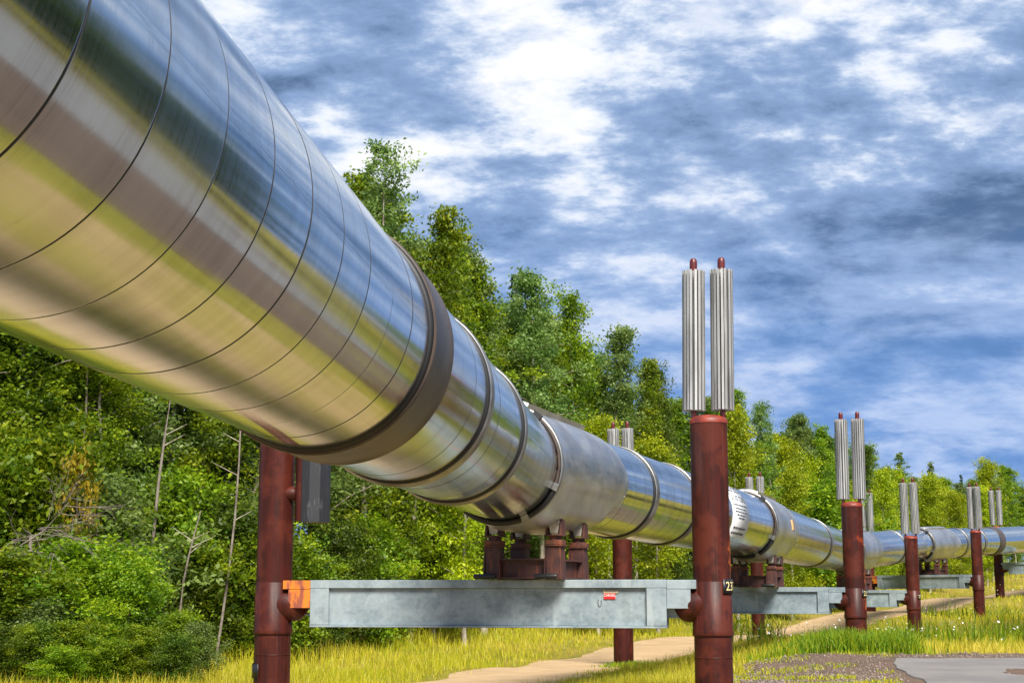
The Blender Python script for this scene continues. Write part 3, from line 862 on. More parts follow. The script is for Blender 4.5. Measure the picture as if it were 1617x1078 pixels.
def beam(bent, i, label, rust_left, arms=True):
    L = Vector(bent['L']); Rv = Vector(bent['R'])
    ang = math.atan2(Rv.y - L.y, Rv.x - L.x); ln = (Rv - L).length
    zt = EYE + bent['bt']
    e = empty('cross_beam', (L.x, L.y, zt - 0.62), ang)
    tag(e, label, 'cross beam', 'galvanised cross beams between the posts')
    a0, a1 = 0.58, ln - 0.58
    hw = 0.22
    g = M['galvanised']
    MB().bbox(a0 + 0.01, a1 - 0.01, -hw + 0.06, hw - 0.06, 0.028, 0.51, 0.004).build('web', g, e)
    MB().bbox(a0, a1, -hw, hw, 0.512, 0.62, 0.006).build('top_flange', g, e)
    MB().bbox(a0, a1, -hw, hw, 0.0, 0.026, 0.004).build('bottom_flange', g, e)
    for s in (-1, 1):
        for x0, x1 in ((a0, a0 + 0.26), (a1 - 0.26, a1)):
            y0, y1 = (-hw + 0.002, -hw + 0.055) if s < 0 else (hw - 0.055, hw - 0.002)
            MB().bbox(x0 + .002, x1, y0, y1, 0.03, 0.510, 0.005).build('end_plate', g, e)
    for side, mm in ((0, M['rust_orange'] if rust_left else g), (1, g)):
        def X(d): return d if side == 0 else ln - d
        xa, xb = sorted((X(0.195), X(0.578)))
        MB().bbox(xa, xb, -hw + 0.004, hw - 0.004, 0.50, 0.616, 0.005).build('bracket_arm', mm, e)
        xa, xb = sorted((X(0.27), X(0.578)))
        MB().bbox(xa, xb, -hw + 0.008, hw - 0.008, 0.25, 0.498, 0.005).build('bracket_box', mm, e)
        if not (rust_left and side == 0):
            xa, xb, xc = X(0.578), X(0.40), X(0.34)
            mb = MB()
            vs = [(xa, y, z) for y in (-0.05, 0.05) for z in (0.13, 0.248)] + [(xc, y, 0.13) for y in (-0.05, 0.05)] + [(xb, y, 0.248) for y in (-0.05, 0.05)]
            mb.add(vs, [(0, 1, 6, 4), (2, 5, 7, 3), (0, 4, 5, 2), (1, 3, 7, 6), (4, 6, 7, 5), (0, 2, 3, 1)])
            mb.build('gusset', g, e)
        else:
            mb = MB(); mb.tube([(0.30, -0.02, 0.165), (0.60, -0.02, 0.165)], 0.014, 8); mb.build('tie_rod', M['galvanised'], e)
    if i == 0:
        xs_ = ln - 1.40
        tn = MB().bbox(xs_, xs_ + 0.19, -hw + 0.045, -hw + 0.058, 0.445, 0.492, 0.002).build('info_tag', M['tag_tan'], e)
        mb = MB()
        for j in range(9): mb.box(xs_ + 0.018 + j * 0.018, xs_ + 0.028 + j * 0.018, -hw + 0.043, -hw + 0.0448, 0.462, 0.482)
        mb.build('tag_print', M['wire_dark'], tn)
        rt = MB().bbox(xs_ + 0.005, xs_ + 0.155, -hw + 0.043, -hw + 0.058, 0.372, 0.442, 0.002).build('red_tag', M['tag_red'], e)
        tv, tf = text_mesh('CARGEL', 0.042)
        mb = MB(); mb.add([(xs_ + 0.08 + x, -hw + 0.0415, 0.418 + y) for x, y in tv], tf); mb.build('tag_lettering', M['tag_letter'], rt)
        mb = MB(); pts = [(-0.05 + 0.022 * math.cos(t), 0, 0.33 + 0.055 * math.sin(t)) for t in np.linspace(math.pi * 0.75, 2 * math.pi + 0.5, 16)]
        mb.tube([(xs_ + p[0], -hw + 0.05, p[2]) for p in pts], 0.0035, 6); mb.build('wire_hook', M['wire_dark'], e)
    return e, ang

def shoe(s, zbeam, ang_beam, label):
    P = cpos(np.array(s)); T = ctan(np.array(s))
    ang = math.atan2(T[1], T[0])      # local x along the pipe
    e = empty('pipe_shoe', (P[0], P[1], zbeam), ang)
    tag(e, label, 'pipe shoe', 'rusty sliding shoes under the pipeline')
    H = P[2] - R0 - zbeam             # clear height to the jacket
    m = M['shoe_rust']; col = M['shoe_collar']
    ax, ly = 0.52, 0.42
    # frame of I-sections: two across, two along
    def isec_y(x, y0, y1, z0, z1):
        mb = MB(); mb.box(x - .012, x + .012, y0, y1, z0 + .02, z1 - .02); mb.box(x - .08, x + .08, y0, y1, z0, z0 + .02); mb.box(x - .08, x + .08, y0, y1, z1 - .02, z1); return mb
    def isec_x(y, x0, x1, z0, z1):
        mb = MB(); mb.box(x0, x1, y - .012, y + .012, z0 + .02, z1 - .02); mb.box(x0, x1, y - .08, y + .08, z0, z0 + .02); mb.box(x0, x1, y - .08, y + .08, z1 - .02, z1); return mb
    for x in (-ax, ax): isec_y(x, -ly + .112, ly - .112, 0.012, 0.27).build('frame_member', m, e)
    for y in (-ly, ly): isec_x(y, -ax + .112, ax - .112, 0.012, 0.26).build('frame_member', m, e)
    for x in (-ax, ax):
        for y in (-ly, ly):
            mb = MB()
            # flanged leg: H-section with a flared foot
            for dy in (-0.095, 0.095):
                mb.add([(x - .11, y + dy * 1.18, .0), (x + .11, y + dy * 1.18, .0), (x + .11, y + dy * 1.18 + .018, .0), (x - .11, y + dy * 1.18 + .018, .0),
                        (x - .10, y + dy, H * .60), (x + .10, y + dy, H * .60), (x + .10, y + dy + .018, H * .60), (x - .10, y + dy + .018, H * .60)],
                       [(0, 3, 2, 1), (4, 5, 6, 7), (0, 1, 5, 4), (1, 2, 6, 5), (2, 3, 7, 6), (3, 0, 4, 7)])
            mb.box(x - .012 - .085, x + .012 - .085, y - .092, y + .095, 0.005, H * .598)
            mb.box(x - .012, x + .012, y - .092, y + .095, 0.005, H * .598)
            leg = mb.build('leg', m, e)
            mb = MB(); mb.bbox(x - .125, x + .125, y - .125, y + .125, H * .60, H * .62, .003); mb.bbox(x - .108, x + .108, y - .108, y + .108, H * .622, H * .71, .006); mb.build('collar', col, leg)
            mb = MB(); mb.lathe([(.085, H * .71), (.085, H * .78)], 16, cen=(x, y, 0)); mb.bbox(x - .12, x + .12, y - .12, y + .12, H * .78, H * .805, .003); mb.build('neck', m, leg)
            mb = MB()
            for dy in (-0.095, 0.095):
                zt_ = H * .98 + 0.06
                mb.add([(x - .10, y + dy - .014, H * .806), (x + .10, y + dy - .014, H * .806), (x + .06, y + dy - .014, zt_), (x - .06, y + dy - .014, zt_),
                        (x - .10, y + dy + .014, H * .806), (x + .10, y + dy + .014, H * .806), (x + .06, y + dy + .014, zt_), (x - .06, y + dy + .014, zt_)],
                       [(0, 1, 2, 3), (4, 7, 6, 5), (0, 4, 5, 1), (1, 5, 6, 2), (2, 6, 7, 3), (3, 7, 4, 0)])
            mb.build('clevis', m, leg)
            sg = 1 if y > 0 else -1
            mb = MB()
            # pale wing plate reaching from the leg up to the saddle
            xx0, xx1 = x - .07, x + .07
            prof = [(y - .05, H * .83), (y + .05, H * .83), (y + .075, H * 1.03 + .03), (y - sg * .02 - .10, H * 1.03 + .03)] 
            n = 4; vs = [(xx0, p[0], p[1]) for p in prof] + [(xx1, p[0], p[1]) for p in prof]
            mb.add(vs, [(0, 1, 2, 3), (7, 6, 5, 4), (0, 4, 5, 1), (1, 5, 6, 2), (2, 6, 7, 3), (3, 7, 4, 0)])
            mb.build('wing_plate', M['shoe_plate'], leg)
    for x in (-ax, ax):
        MB().bbox(x - .06, x + .06, -ly + .12, ly - .12, H * .93, H * 1.02, .006).build('tie_plate', M['shoe_plate'], e)
    # low pads peeping out in front of the near legs
    for y in (-ly, ly):
        mb = MB(); mb.lathe([(.028, -.15), (.036, -.13), (.036, .13), (.028, .15)], 10, axis='y', cen=(-ax - .20, y + .07, 0.038)); mb.build('slide_pad', M['plate_black'], e)
    return e

post_labels = {
    (0, 'L'): 'red-brown support post at the near beam\'s rusty end, grey bumper hanging beside it',
    (0, 'R'): 'largest red support post in front of the pipe, wearing the number plate 237',
    (1, 'L'): 'red post behind the near beam at the dirt path edge, half hidden by pipe',
    (1, 'R'): 'red post with orange rust and bright green grass tuft round its foot',
    (2, 'L'): 'dark red post behind the second beam, its two radiators peeping over the second saddle',
    (2, 'R'): 'red post with pale number tag in yellow grass, third in the front row',
    (3, 'L'): 'red post mostly hidden behind the rust-streaked post, only one radiator showing',
    (3, 'R'): 'thin far red post in front of the pipe, right of the last visible saddle',
    (4, 'L'): 'farthest red post, standing behind the pipe beside the last beam at the right border',
    (4, 'R'): 'red post beyond the right border of the view at the far beam'}
beam_labels = ['nearest grey galvanised beam with red tag and rusty orange left end', 'grey galvanised beam behind the 237 post under the second saddle',
               'short visible grey beam between the rust-streaked post and the third front post', 'grey beam under the far saddle, orange at its left end', 'last grey beam running out at the right border']
shoe_labels = ['nearest rusty four-legged pipe shoe standing on the near beam', 'rusty pipe shoe on the second beam, right of the 237 post', 'dark pipe shoe almost hidden behind the rust-streaked post',
               'small far pipe shoe under the last visible saddle', 'pipe shoe beyond the right border of the view']
for i, b in enumerate(BENTS):
    be, ang = beam(b, i, beam_labels[i], i in (0, 3))
    zt = EYE + b['bt']
    shoe(b['s'], zt + 0.002, ang, shoe_labels[i])
    for side in ('L', 'R'):
        x, y = b[side]
        rng = random.Random(i * 7 + (side == 'R'))
        a = ang if side == 'L' else ang + math.pi
        num, na, dz = None, 0, -0.12
        if (i, side) == (0, 'R'): num, na, dz = '237', rad(-32), -0.09
        if (i, side) == (1, 'R'): num, na, dz = '238', rad(-30), -0.15
        if (i, side) == (2, 'R'): num, na, dz = '239', rad(-35), -0.24
        if (i, side) == (0, 'L'): num, na, dz = '1', rad(-158), -1.20
        e = post('support_post', x, y, gzf(x, y), zt, zt + (2.08 if i == 0 else 1.92) + (0.42 if (i, side) == (2, 'L') else 0.0), a, post_labels[(i, side)], num, na, dz, True, rng, lean=0.0)
        if side == 'R' and i in (0, 1):
            zb_ = zt - e.location.z
            spans = [(0.10, 0.58, PR + 0.0025, PR + 0.0025, -18, 17)] if i == 0 else [(0.02, 0.50, PR + 0.0025, PR + 0.0025, -22, 15), (-0.60, -0.04, PR + 0.0165, PR + 0.0070, -24, 20)]
            for z0_, z1_, r0_, r1_, ca, hw_ in spans:
                nz, nph = 16, 7; vs = []
                for q in range(nz):
                    t = q / (nz - 1); r_ = r0_ + (r1_ - r0_) * t
                    w_ = hw_ * (0.25 + 0.75 * math.sin(math.pi * min(1, max(0.0, t * 0.9 + 0.08)))) * (1 + 0.25 * math.sin(q * 2.3 + i) + 0.15 * math.sin(q * 5.1))
                    c_ = ca + 4 * math.sin(q * 1.1 + i)
                    for p_ in range(nph):
                        a_ = rad(c_ + w_ * (2 * p_ / (nph - 1) - 1)) - a
                        vs.append((r_ * math.cos(a_), r_ * math.sin(a_), zb_ + z0_ + (z1_ - z0_) * t))
                mb = MB(); mb.add(vs, [(q * nph + p_, q * nph + p_ + 1, (q + 1) * nph + p_ + 1, (q + 1) * nph + p_) for q in range(nz - 1) for p_ in range(nph - 1)], True)
                mb.build('rust_patch', M['rust_patch'], e)
        if (i, side) == (0, 'L'):
            # bumper: red channel and grey rubber pad carried by a round stub
            zb = zt - e.location.z
            st = MB(); st.lathe([(0.10, 0.17), (0.105, 0.25), (0.09, 0.31), (0.04, 0.34)], 20, axis='x', cen=(0, -0.06, zb + 1.17)); st.build('bumper_stub', M['post_paint'], e)
            st = MB()
            for z_ in (0.92, 1.78): pass
            n = 10; ra = []
            st.loft([[(0.40 + 0.10 * math.cos(t), -0.06 + 0.16 * math.sin(t), z) for t in [2 * math.pi * q / 14 for q in range(14)]] for z in (zb + 0.80, zb + 1.80)])
            st.build('bumper_shell', M['post_paint'], e)
            st = MB()
            hexa = [(0.44, -0.25), (0.56, -0.29), (0.70, -0.26), (0.76, -0.15), (0.76, 0.03), (0.70, 0.14), (0.56, 0.17), (0.44, 0.13)]
            st.loft([[(p[0], p[1], z) for p in hexa] for z in (zb + 0.775, zb + 1.82)], smooth=False)
            st.build('bumper_pad', M['grey_pad'], e)

# ------------------------------------------------------------------ vegetation prototypes
def leaf_quads(P, size, rng, up=0.35, elong=1.5):
    n = len(P)
    nrm = rng.normal(0, 1, (n, 3)); nrm[:, 2] = np.abs(nrm[:, 2]) * 0.8 + up; nrm /= np.linalg.norm(nrm, axis=1)[:, None]
    t = rng.normal(0, 1, (n, 3)); t -= (t * nrm).sum(1)[:, None] * nrm; t /= np.linalg.norm(t, axis=1)[:, None] + 1e-9
    b = np.cross(nrm, t)
    s = (size * rng.uniform(0.6, 1.35, n))[:, None]
    L = t * s * 0.5 * elong; W = b * s * 0.42
    V = np.stack([P - L, P + W + nrm * s * 0.10, P + L, P - W + nrm * s * 0.10], 1).reshape(-1, 3)
    F = np.arange(4 * n).reshape(-1, 4)
    return V, F

def deciduous(seed, h, cb, cr, nb, ncl, nl, leaf, mat, bark, name, tr=0.085, upsweep=0.6, top_pow=0.75):
    """tapered leaning trunk with limbs; crown of leaves in clumps along the limbs."""
    rng = np.random.default_rng(seed); pr = random.Random(seed)
    mb = MB()
    N = 9
    bend = rng.normal(0, 0.035 * h, 2); bend2 = rng.normal(0, 0.012 * h, 2)
    def tp(t): return Vector((bend[0] * t * t + bend2[0] * math.sin(t * 6), bend[1] * t * t + bend2[1] * math.sin(t * 5 + 1), h * t))
    def trd(t): return max(0.012, tr * (1 - t) ** 0.85 + 0.012) * (1 + 0.5 * max(0, 0.04 - t) / 0.04)
    ts = [i / N for i in range(N + 1)]
    mb.tube([tp(t) + Vector((0, 0, -0.25 if t == 0 else 0)) for t in ts], [trd(t) for t in ts], 8)
    centers = []; sig = []
    for b in range(nb):
        t = cb + (1 - cb) * ((b + rng.uniform(0, 1)) / nb) ** 0.9
        t = min(t, 0.985)
        u = (t - cb) / (1 - cb)
        prof = min(1.0, (u + 0.22) ** 0.6 * 1.15) * (1 - u) ** top_pow * 1.25 + 0.10
        L = cr * prof * rng.choice([rng.uniform(0.3, 0.7), rng.uniform(0.7, 1.1), rng.uniform(1.0, 1.45)], p=[.35, .4, .25])
        az = b * 2.399 + rng.normal(0, 0.4)
        p0 = tp(t); up = upsweep * rng.uniform(0.5, 1.3)
        d = Vector((math.cos(az), math.sin(az), up)).normalized()
        pts = [p0, p0 + d * L * 0.5, p0 + d * L + Vector((0, 0, -0.12 * L))]
        if b % 2 == 0: mb.tube(pts, [trd(t) * 0.42, trd(t) * 0.25, 0.006], 4, caps=False)
        for c in range(ncl):
            q = 0.25 + 0.80 * (c + rng.uniform(0, 1)) / ncl
            pos = p0 + d * L * q + Vector((0, 0, -0.12 * L * max(0, q - 0.5) * 2))
            centers.append(np.array(pos) + rng.normal(0, 0.10 * cr, 3)); sig.append((0.09 + 0.11 * rng.random()) * (0.5 + 0.5 * cr) * 0.85)
    centers.append(np.array(tp(0.99))); sig.append(0.15)
    centers = np.array(centers); sig = np.array(sig)
    cnt = rng.poisson(nl, len(centers)) + 2
    idx = np.repeat(np.arange(len(centers)), cnt)
    P = centers[idx] + rng.normal(0, 1, (len(idx), 3)) * sig[idx][:, None] * np.array([1.0, 1.0, 0.75])
    V, F = leaf_quads(P, leaf, rng)
    ctint = rng.normal(0, 0.27, len(centers))  # clump colour variation, widened to paint bright highlights and deep shade into the crown
    tint = np.clip(0.45 + ctint[idx] + rng.normal(0, 0.17, len(idx)), 0, 1)
    crown = np_mesh(name + '_crown', V, F, mat, False, tint=np.repeat(tint, 4))
    return mb.mesh(name + '_trunk', bark), crown, h

def conifer(seed, h, cr, name):
    rng = np.random.default_rng(seed); mb = MB()
    mb.tube([(0, 0, -0.2), (0.03, 0, h * 0.5), (0, 0.02, h)], [0.10, 0.05, 0.008], 7)
    P = []; 
    nw = int(h / 0.33)
    D = []
    for w in range(nw):
        z = 0.06 * h + (h * 0.93) * w / nw
        r = cr * (1 - w / nw) ** 0.85 * rng.uniform(0.75, 1.15) + 0.08
        k = 7
        for b in range(k):
            az = rng.uniform(0, 6.28); n = int(60 * r / cr) + 8
            q = rng.uniform(0.08, 1, n)
            x = np.cos(az) * r * q; y = np.sin(az) * r * q; zz = z - 0.30 * r * q + 0.12 * r * q * q
            pts = np.stack([x, y, zz], 1) + rng.normal(0, 1, (n, 3)) * np.array([0.07, 0.07, 0.05])
            P.append(pts)
    P = np.concatenate(P)
    V, F = leaf_quads(P, 0.12, rng, 0.2, 2.2)
    tint = np.clip(rng.normal(0.45, 0.22, len(P)), 0, 1)
    return mb.mesh(name + '_trunk', M['bark_brown']), np_mesh(name + '_crown', V, F, M['leaf_spruce'], False, tint=np.repeat(tint, 4)), h

PROTO = {}
for i in range(3):
    PROTO['birch%d' % i] = deciduous(100 + i, 13.0, 0.20, 1.85, 60, 5, 60, 0.084, M['leaf_birch'], M['bark_pale'], 'birch')
    PROTO['aspen%d' % i] = deciduous(200 + i, 13.0, 0.24, 1.8, 56, 5, 58, 0.084, M['leaf_aspen'], M['bark_pale'], 'aspen')
    PROTO['near%d' % i] = deciduous(300 + i, 12.0, 0.17, 1.9, 70, 6, 60, 0.072, M['leaf_birch' if i else 'leaf_dark'], M['bark_pale'], 'near_birch', 0.075)
    PROTO['shrub%d' % i] = deciduous(400 + i, 3.2, 0.05, 1.35, 46, 4, 62, 0.066, M[('leaf_birch', 'leaf_dark', 'leaf_aspen')[i]], M['bark_brown'], 'shrub', 0.03, 0.9, 0.5)
for i in range(2):
    PROTO['dark%d' % i] = deciduous(500 + i, 13.0, 0.15, 2.0, 60, 5, 62, 0.086, M['leaf_dark'], M['bark_brown'], 'dark_tree')
    PROTO['willow%d' % i] = deciduous(600 + i, 7.5, 0.08, 2.0, 54, 5, 68, 0.076, M['leaf_willow'], M['bark_pale'], 'willow', 0.06, 0.9, 0.6)
    PROTO['spruce%d' % i] = conifer(700 + i, 13.0, 1.25, 'spruce')
PROTO['sparse0'] = deciduous(801, 13.0, 0.30, 1.2, 34, 4, 16, 0.14, M['leaf_aspen'], M['bark_pale'], 'sparse')
PROTO['tall0'] = deciduous(811, 15.8, 0.20, 1.75, 60, 4, 46, 0.088, M['leaf_aspen'], M['bark_pale'], 'tall_tree', 0.10, 0.75, 0.55)
PROTO['gold0'] = deciduous(821, 3.0, 0.52, 0.8, 14, 3, 26, 0.075, M['leaf_gold'], M['bark_brown'], 'gold_shrub', 0.03, 0.9, 0.5)

def plant(name, key, x, y, height, label, cat, group=None, rz=0.0, wide=1.0):
    tm, cm, h = PROTO[key]
    e = empty(name, (x, y, gzf(x, y) - 0.05), rz)
    s = height / h
    e.scale = (s * wide, s * wide, s)
    tag(e, label, cat, group)
    t = obj('trunk', tm, e); c = obj('crown', cm, e)
    return e

F_ = 2350.0; C9, S9 = math.cos(rad(9.687)), math.sin(rad(9.687))
def at_dist(u, y): return (u - 808.5) / F_ * y * 1.0 * C9      # world x of a thing seen at that bearing and distance
vr = random.Random(77)

def tree_h(v, y, x):
    t = (539 - v) / F_
    return y * (S9 + C9 * t) / (C9 - S9 * t) + EYE - gzf(x, y) - 0.25

feature = [  # bearing, height mark, distance, kind, width, label
    (607, 228, 46, 'tall0', 1.0, 'tallest slender tree standing out above the pipe against the white cloud', 'aspen_tree'),
    (652, 330, 45, 'birch1', 0.9, 'leafy tree just right of the tallest tree, above the pipe', 'birch_tree'),
    (683, 352, 47, 'birch0', 0.9, 'pointed green tree second right of the tallest tree', 'birch_tree'),
    (728, 394, 52, 'aspen1', 1.0, 'rounded grey-green tree above the wide dark band of the pipe', 'aspen_tree'),
    (760, 402, 50, 'birch2', 1.1, 'bright green bushy tree left of the dark spruce tip', 'birch_tree'),
    (814, 410, 60, 'spruce0', 0.75, 'dark spruce with a thin pointed tip between two leafy crowns', 'spruce_tree'),
    (853, 424, 56, 'aspen0', 1.1, 'pale grey-green tree just right of the dark spruce tip', 'aspen_tree'),
    (918, 457, 60, 'birch0', 0.95, 'tall pointed tree halfway between the spruce tip and the large radiators', 'birch_tree'),
    (962, 508, 62, 'aspen2', 1.1, 'broad tree above the small pair of radiators behind the pipe', 'aspen_tree'),
    (1008, 560, 64, 'birch1', 1.0, 'green tree stepping down left of the large radiators', 'birch_tree'),
    (1052, 573, 68, 'dark0', 1.0, 'dense darker green tree just left of the large radiators', 'leafy_tree'),
    (1111, 584, 76, 'spruce1', 0.7, 'narrow dark spruce seen between the two large radiators', 'spruce_tree'),
    (1196, 610, 78, 'birch2', 1.0, 'rounded green tree right of the large radiators', 'birch_tree'),
    (1232, 632, 80, 'aspen1', 0.9, 'grey-green tree second right of the large radiators', 'aspen_tree'),
    (1272, 650, 84, 'aspen0', 1.1, 'grey-green tree with pale trunks left of the second pair of radiators', 'aspen_tree'),
    (1314, 668, 84, 'birch0', 0.9, 'green tree right behind the second pair of radiators', 'birch_tree'),
    (1372, 698, 90, 'dark1', 1.0, 'dark green tree just right of the second pair of radiators', 'leafy_tree'),
    (1427, 708, 98, 'sparse0', 1.1, 'sparse thin-leaved tree above the third pair of radiators', 'sparse_tree'),
    (1487, 723, 104, 'sparse0', 0.9, 'smaller sparse tree showing sky through, right of the third pair of radiators', 'sparse_tree'),
    (1527, 739, 110, 'spruce0', 0.8, 'small dark spruce tip above the fourth pair of radiators', 'spruce_tree'),
    (1570, 726, 100, 'willow0', 0.8, 'tall yellow-green tree at the right border', 'willow_tree'),
    (1606, 730, 104, 'birch1', 1.0, 'green tree cut by the right border', 'birch_tree'),
]
for j, (u, v, y, key, w, lab, nm) in enumerate(feature):
    x = at_dist(u, y)
    plant(nm, key, x, y, tree_h(v, y, x), lab, 'tree', 'trees of the forest edge', j * 1.7, w)

# yellow-green willows and low trees in front of the forest
front = [(945, 660, 52, 'willow0', 0.9, 'yellow-green bush over the pipe left of the small radiators'),
         (1040, 690, 54, 'willow1', 1.0, 'yellow-green bush over the pipe behind the largest post'),
         (1165, 650, 62, 'willow0', 0.8, 'bright yellow-green tree right behind the largest post'),
         (1250, 742, 66, 'willow1', 1.0, 'glowing yellow willow above the second saddle'),
         (735, 560, 45, 'willow1', 0.8, 'yellow-green bush low over the pipe right of the wide band'),
         (1400, 742, 84, 'willow0', 0.9, 'yellow-green willow left of the third pair of radiators'),
         (1470, 752, 88, 'willow1', 1.1, 'broad yellow-green willow between the third and fourth radiators'),
         (1518, 775, 92, 'willow0', 1.1, 'yellow-green willow behind the fourth pair of radiators'),
         (1560, 768, 94, 'willow1', 1.0, 'yellow-green willow behind the farthest radiators'),
         (1300, 770, 72, 'shrub0', 1.2, 'green shrub behind the pipe left of the rust-streaked post')]
for j, (u, v, y, key, w, lab) in enumerate(front):
    x = at_dist(u, y)
    plant('willow_bush' if 'willow' in key else 'shrub', key, x, y, tree_h(v, y, x), lab, 'bush', 'yellow-green bushes before the forest', j * 2.1, w)

# forest mass: rows behind the feature trees
EDGE = np.array([(-300, 29), (0, 31), (200, 33), (480, 38), (700, 50), (900, 63), (1060, 72), (1300, 84), (1500, 100), (1800, 118)], float)
SKYL = np.array([(-300, 0), (560, 240), (640, 330), (700, 380), (760, 420), (860, 450), (940, 510), (1010, 580), (1060, 595), (1200, 640), (1300, 662), (1400, 708), (1500, 730), (1620, 728), (1800, 728)], float)
NMK = {'willow': 'willow_tree', 'birch': 'birch_tree', 'aspen': 'aspen_tree', 'dark': 'leafy_tree'}
LM = [(-60, 'beyond the left border'), (30, 'at the left border'), (90, 'by the dead branches'), (170, 'by the golden shrub'), (250, 'by the leaning slender trunk'), (330, 'by the thin grey trunk'),
      (410, 'left of the near red post'), (480, 'behind the near red post'), (560, 'behind the hanging bumper'), (650, 'below the wide dark band'), (740, 'left of the nearest pipe shoe'),
      (820, 'below the spruce tip'), (900, 'behind the nearest pipe shoe'), (960, 'left of the small radiators'), (1020, 'behind the small radiators'), (1080, 'left of the largest post'),
      (1150, 'behind the largest post'), (1210, 'right of the largest post'), (1250, 'over the second saddle'), (1290, 'right of the second saddle'), (1340, 'left of the rust-streaked post'), (1390, 'behind the rust-streaked post'),
      (1450, 'behind the third front post'), (1510, 'over the far saddle'), (1560, 'behind the fourth front post'), (1620, 'at the right border'), (9999, 'beyond the right border')]
def landmark(uu): return next(p for b, p in LM if uu < b)
u = -260.0
while u < 1720:
    yE = np.interp(u, EDGE[:, 0], EDGE[:, 1])
    for row in range(3):
        y = yE + (1.2, 4.6, 9.0)[row] + vr.uniform(-0.8, 0.8)
        uu = u + vr.uniform(-16, 16)
        x = at_dist(uu, y)
        kind = vr.choices(['birch', 'aspen', 'dark', 'willow'], ([5, 3, 2, 0] if row == 0 else [4, 3, 4, 0]) if uu < 1120 else ([4, 2, 1, 5] if row == 0 else [5, 3, 3, 0]))[0]
        near = uu < 470
        key = (kind if not (near and row == 0 and kind == 'birch') else 'near') + str(vr.randrange(2 if kind in ('dark', 'willow') else 3))
        sk = np.interp(uu, SKYL[:, 0], SKYL[:, 1]) + (vr.uniform(18, 70) if uu < 1080 else vr.uniform(4, 50))
        hh = min(tree_h(sk, y, x), 14.5 + vr.uniform(-1.5, 1.0))
        if row == 0: hh *= vr.uniform(0.68, 0.95)
        zone = 0 if uu < 470 else (1 if uu < 1130 else 2)
        plant(NMK[kind], key, x, y, hh, {'willow': 'yellow-green willow', 'birch': 'bright green birch', 'aspen': 'grey-green aspen', 'dark': 'dark leafy tree'}[kind] + ' in the ' + ('front', 'second', 'rear')[row] + ' row of the forest, ' + landmark(uu), 'tree', 'forest trees, ' + ('under the near pipe', 'middle tree line', 'far tree line')[zone] + ', ' + kind, vr.uniform(0, 6.28), vr.uniform(0.95, 1.3) * (1.0 if uu < 1080 else (1.35 if kind != 'willow' else 0.85)))
    u += 58 if u < 500 else (40 if u < 1080 else 27)

# shrubs skirting the forest
u = -220.0
while u < 1700:
    yE = np.interp(u, EDGE[:, 0], EDGE[:, 1]) - vr.uniform(0.2, 1.6)
    x = at_dist(u, yE)
    zone = 0 if u < 470 else (1 if u < 1130 else 2)
    ki = vr.choices([0, 1, 2], [5, 3, 2])[0]
    hgt_ = vr.uniform(2.0, 4.6) * (1.0 if u < 900 else 0.9)
    lab = ('low' if hgt_ < 2.8 else ('medium-height' if hgt_ < 3.6 else 'tall')) + ' ' + ('bright green', 'dark green', 'grey-green')[ki] + ' shrub at the forest foot, ' + landmark(u)
    plant('shrub', 'shrub%d' % ki, x, yE, hgt_, lab, 'shrub', 'shrubs at the forest foot, ' + ('left', 'middle', 'right')[zone] + ', ' + ('bright', 'dark', 'grey')[ki], vr.uniform(0, 6.28), vr.uniform(0.9, 1.25))
    u += 34 if u < 500 else 30
u = -160.0
while u < 330:
    yE = 27.6 + vr.uniform(-0.8, 0.9); x = at_dist(u, yE); ki = vr.choices([0, 1, 2], [7, 1, 2])[0]
    plant('undergrowth_bush', 'shrub%d' % ki, x, yE, vr.uniform(1.2, 2.7) * (1.0 if u < 220 else 0.6), ('bright green', 'dark green', 'grey-green')[ki] + ' low bush in the grass below the forest wall, ' + landmark(u), 'bush', 'undergrowth below the forest wall', vr.uniform(0, 6.28), vr.uniform(1.0, 1.5))
    u += 30
u = -150.0
while u < 300:
    yE = 25.6 + vr.uniform(-0.7, 0.7); x = at_dist(u, yE); ki = vr.choices([0, 1, 2], [6, 2, 2])[0]
    plant('undergrowth_bush', 'shrub%d' % ki, x, yE, vr.uniform(0.6, 1.15), 'small ' + ('bright green', 'dark green', 'grey-green')[ki] + ' bush in the foremost grass at bottom left, ' + landmark(u), 'bush', 'foremost undergrowth at the left', vr.uniform(0, 6.28), vr.uniform(1.2, 1.8))
    u += 27
plant('golden_shrub', 'gold0', at_dist(118, 29.6), 29.6, 4.3, 'shrub turning golden yellow at the left of the forest wall', 'shrub', None, 0.4, 0.48)
plant('golden_shrub', 'gold0', at_dist(60, 29.6), 29.6, 2.0, 'low yellowing shrub at the bottom left corner', 'shrub', None, 2.4, 0.9)

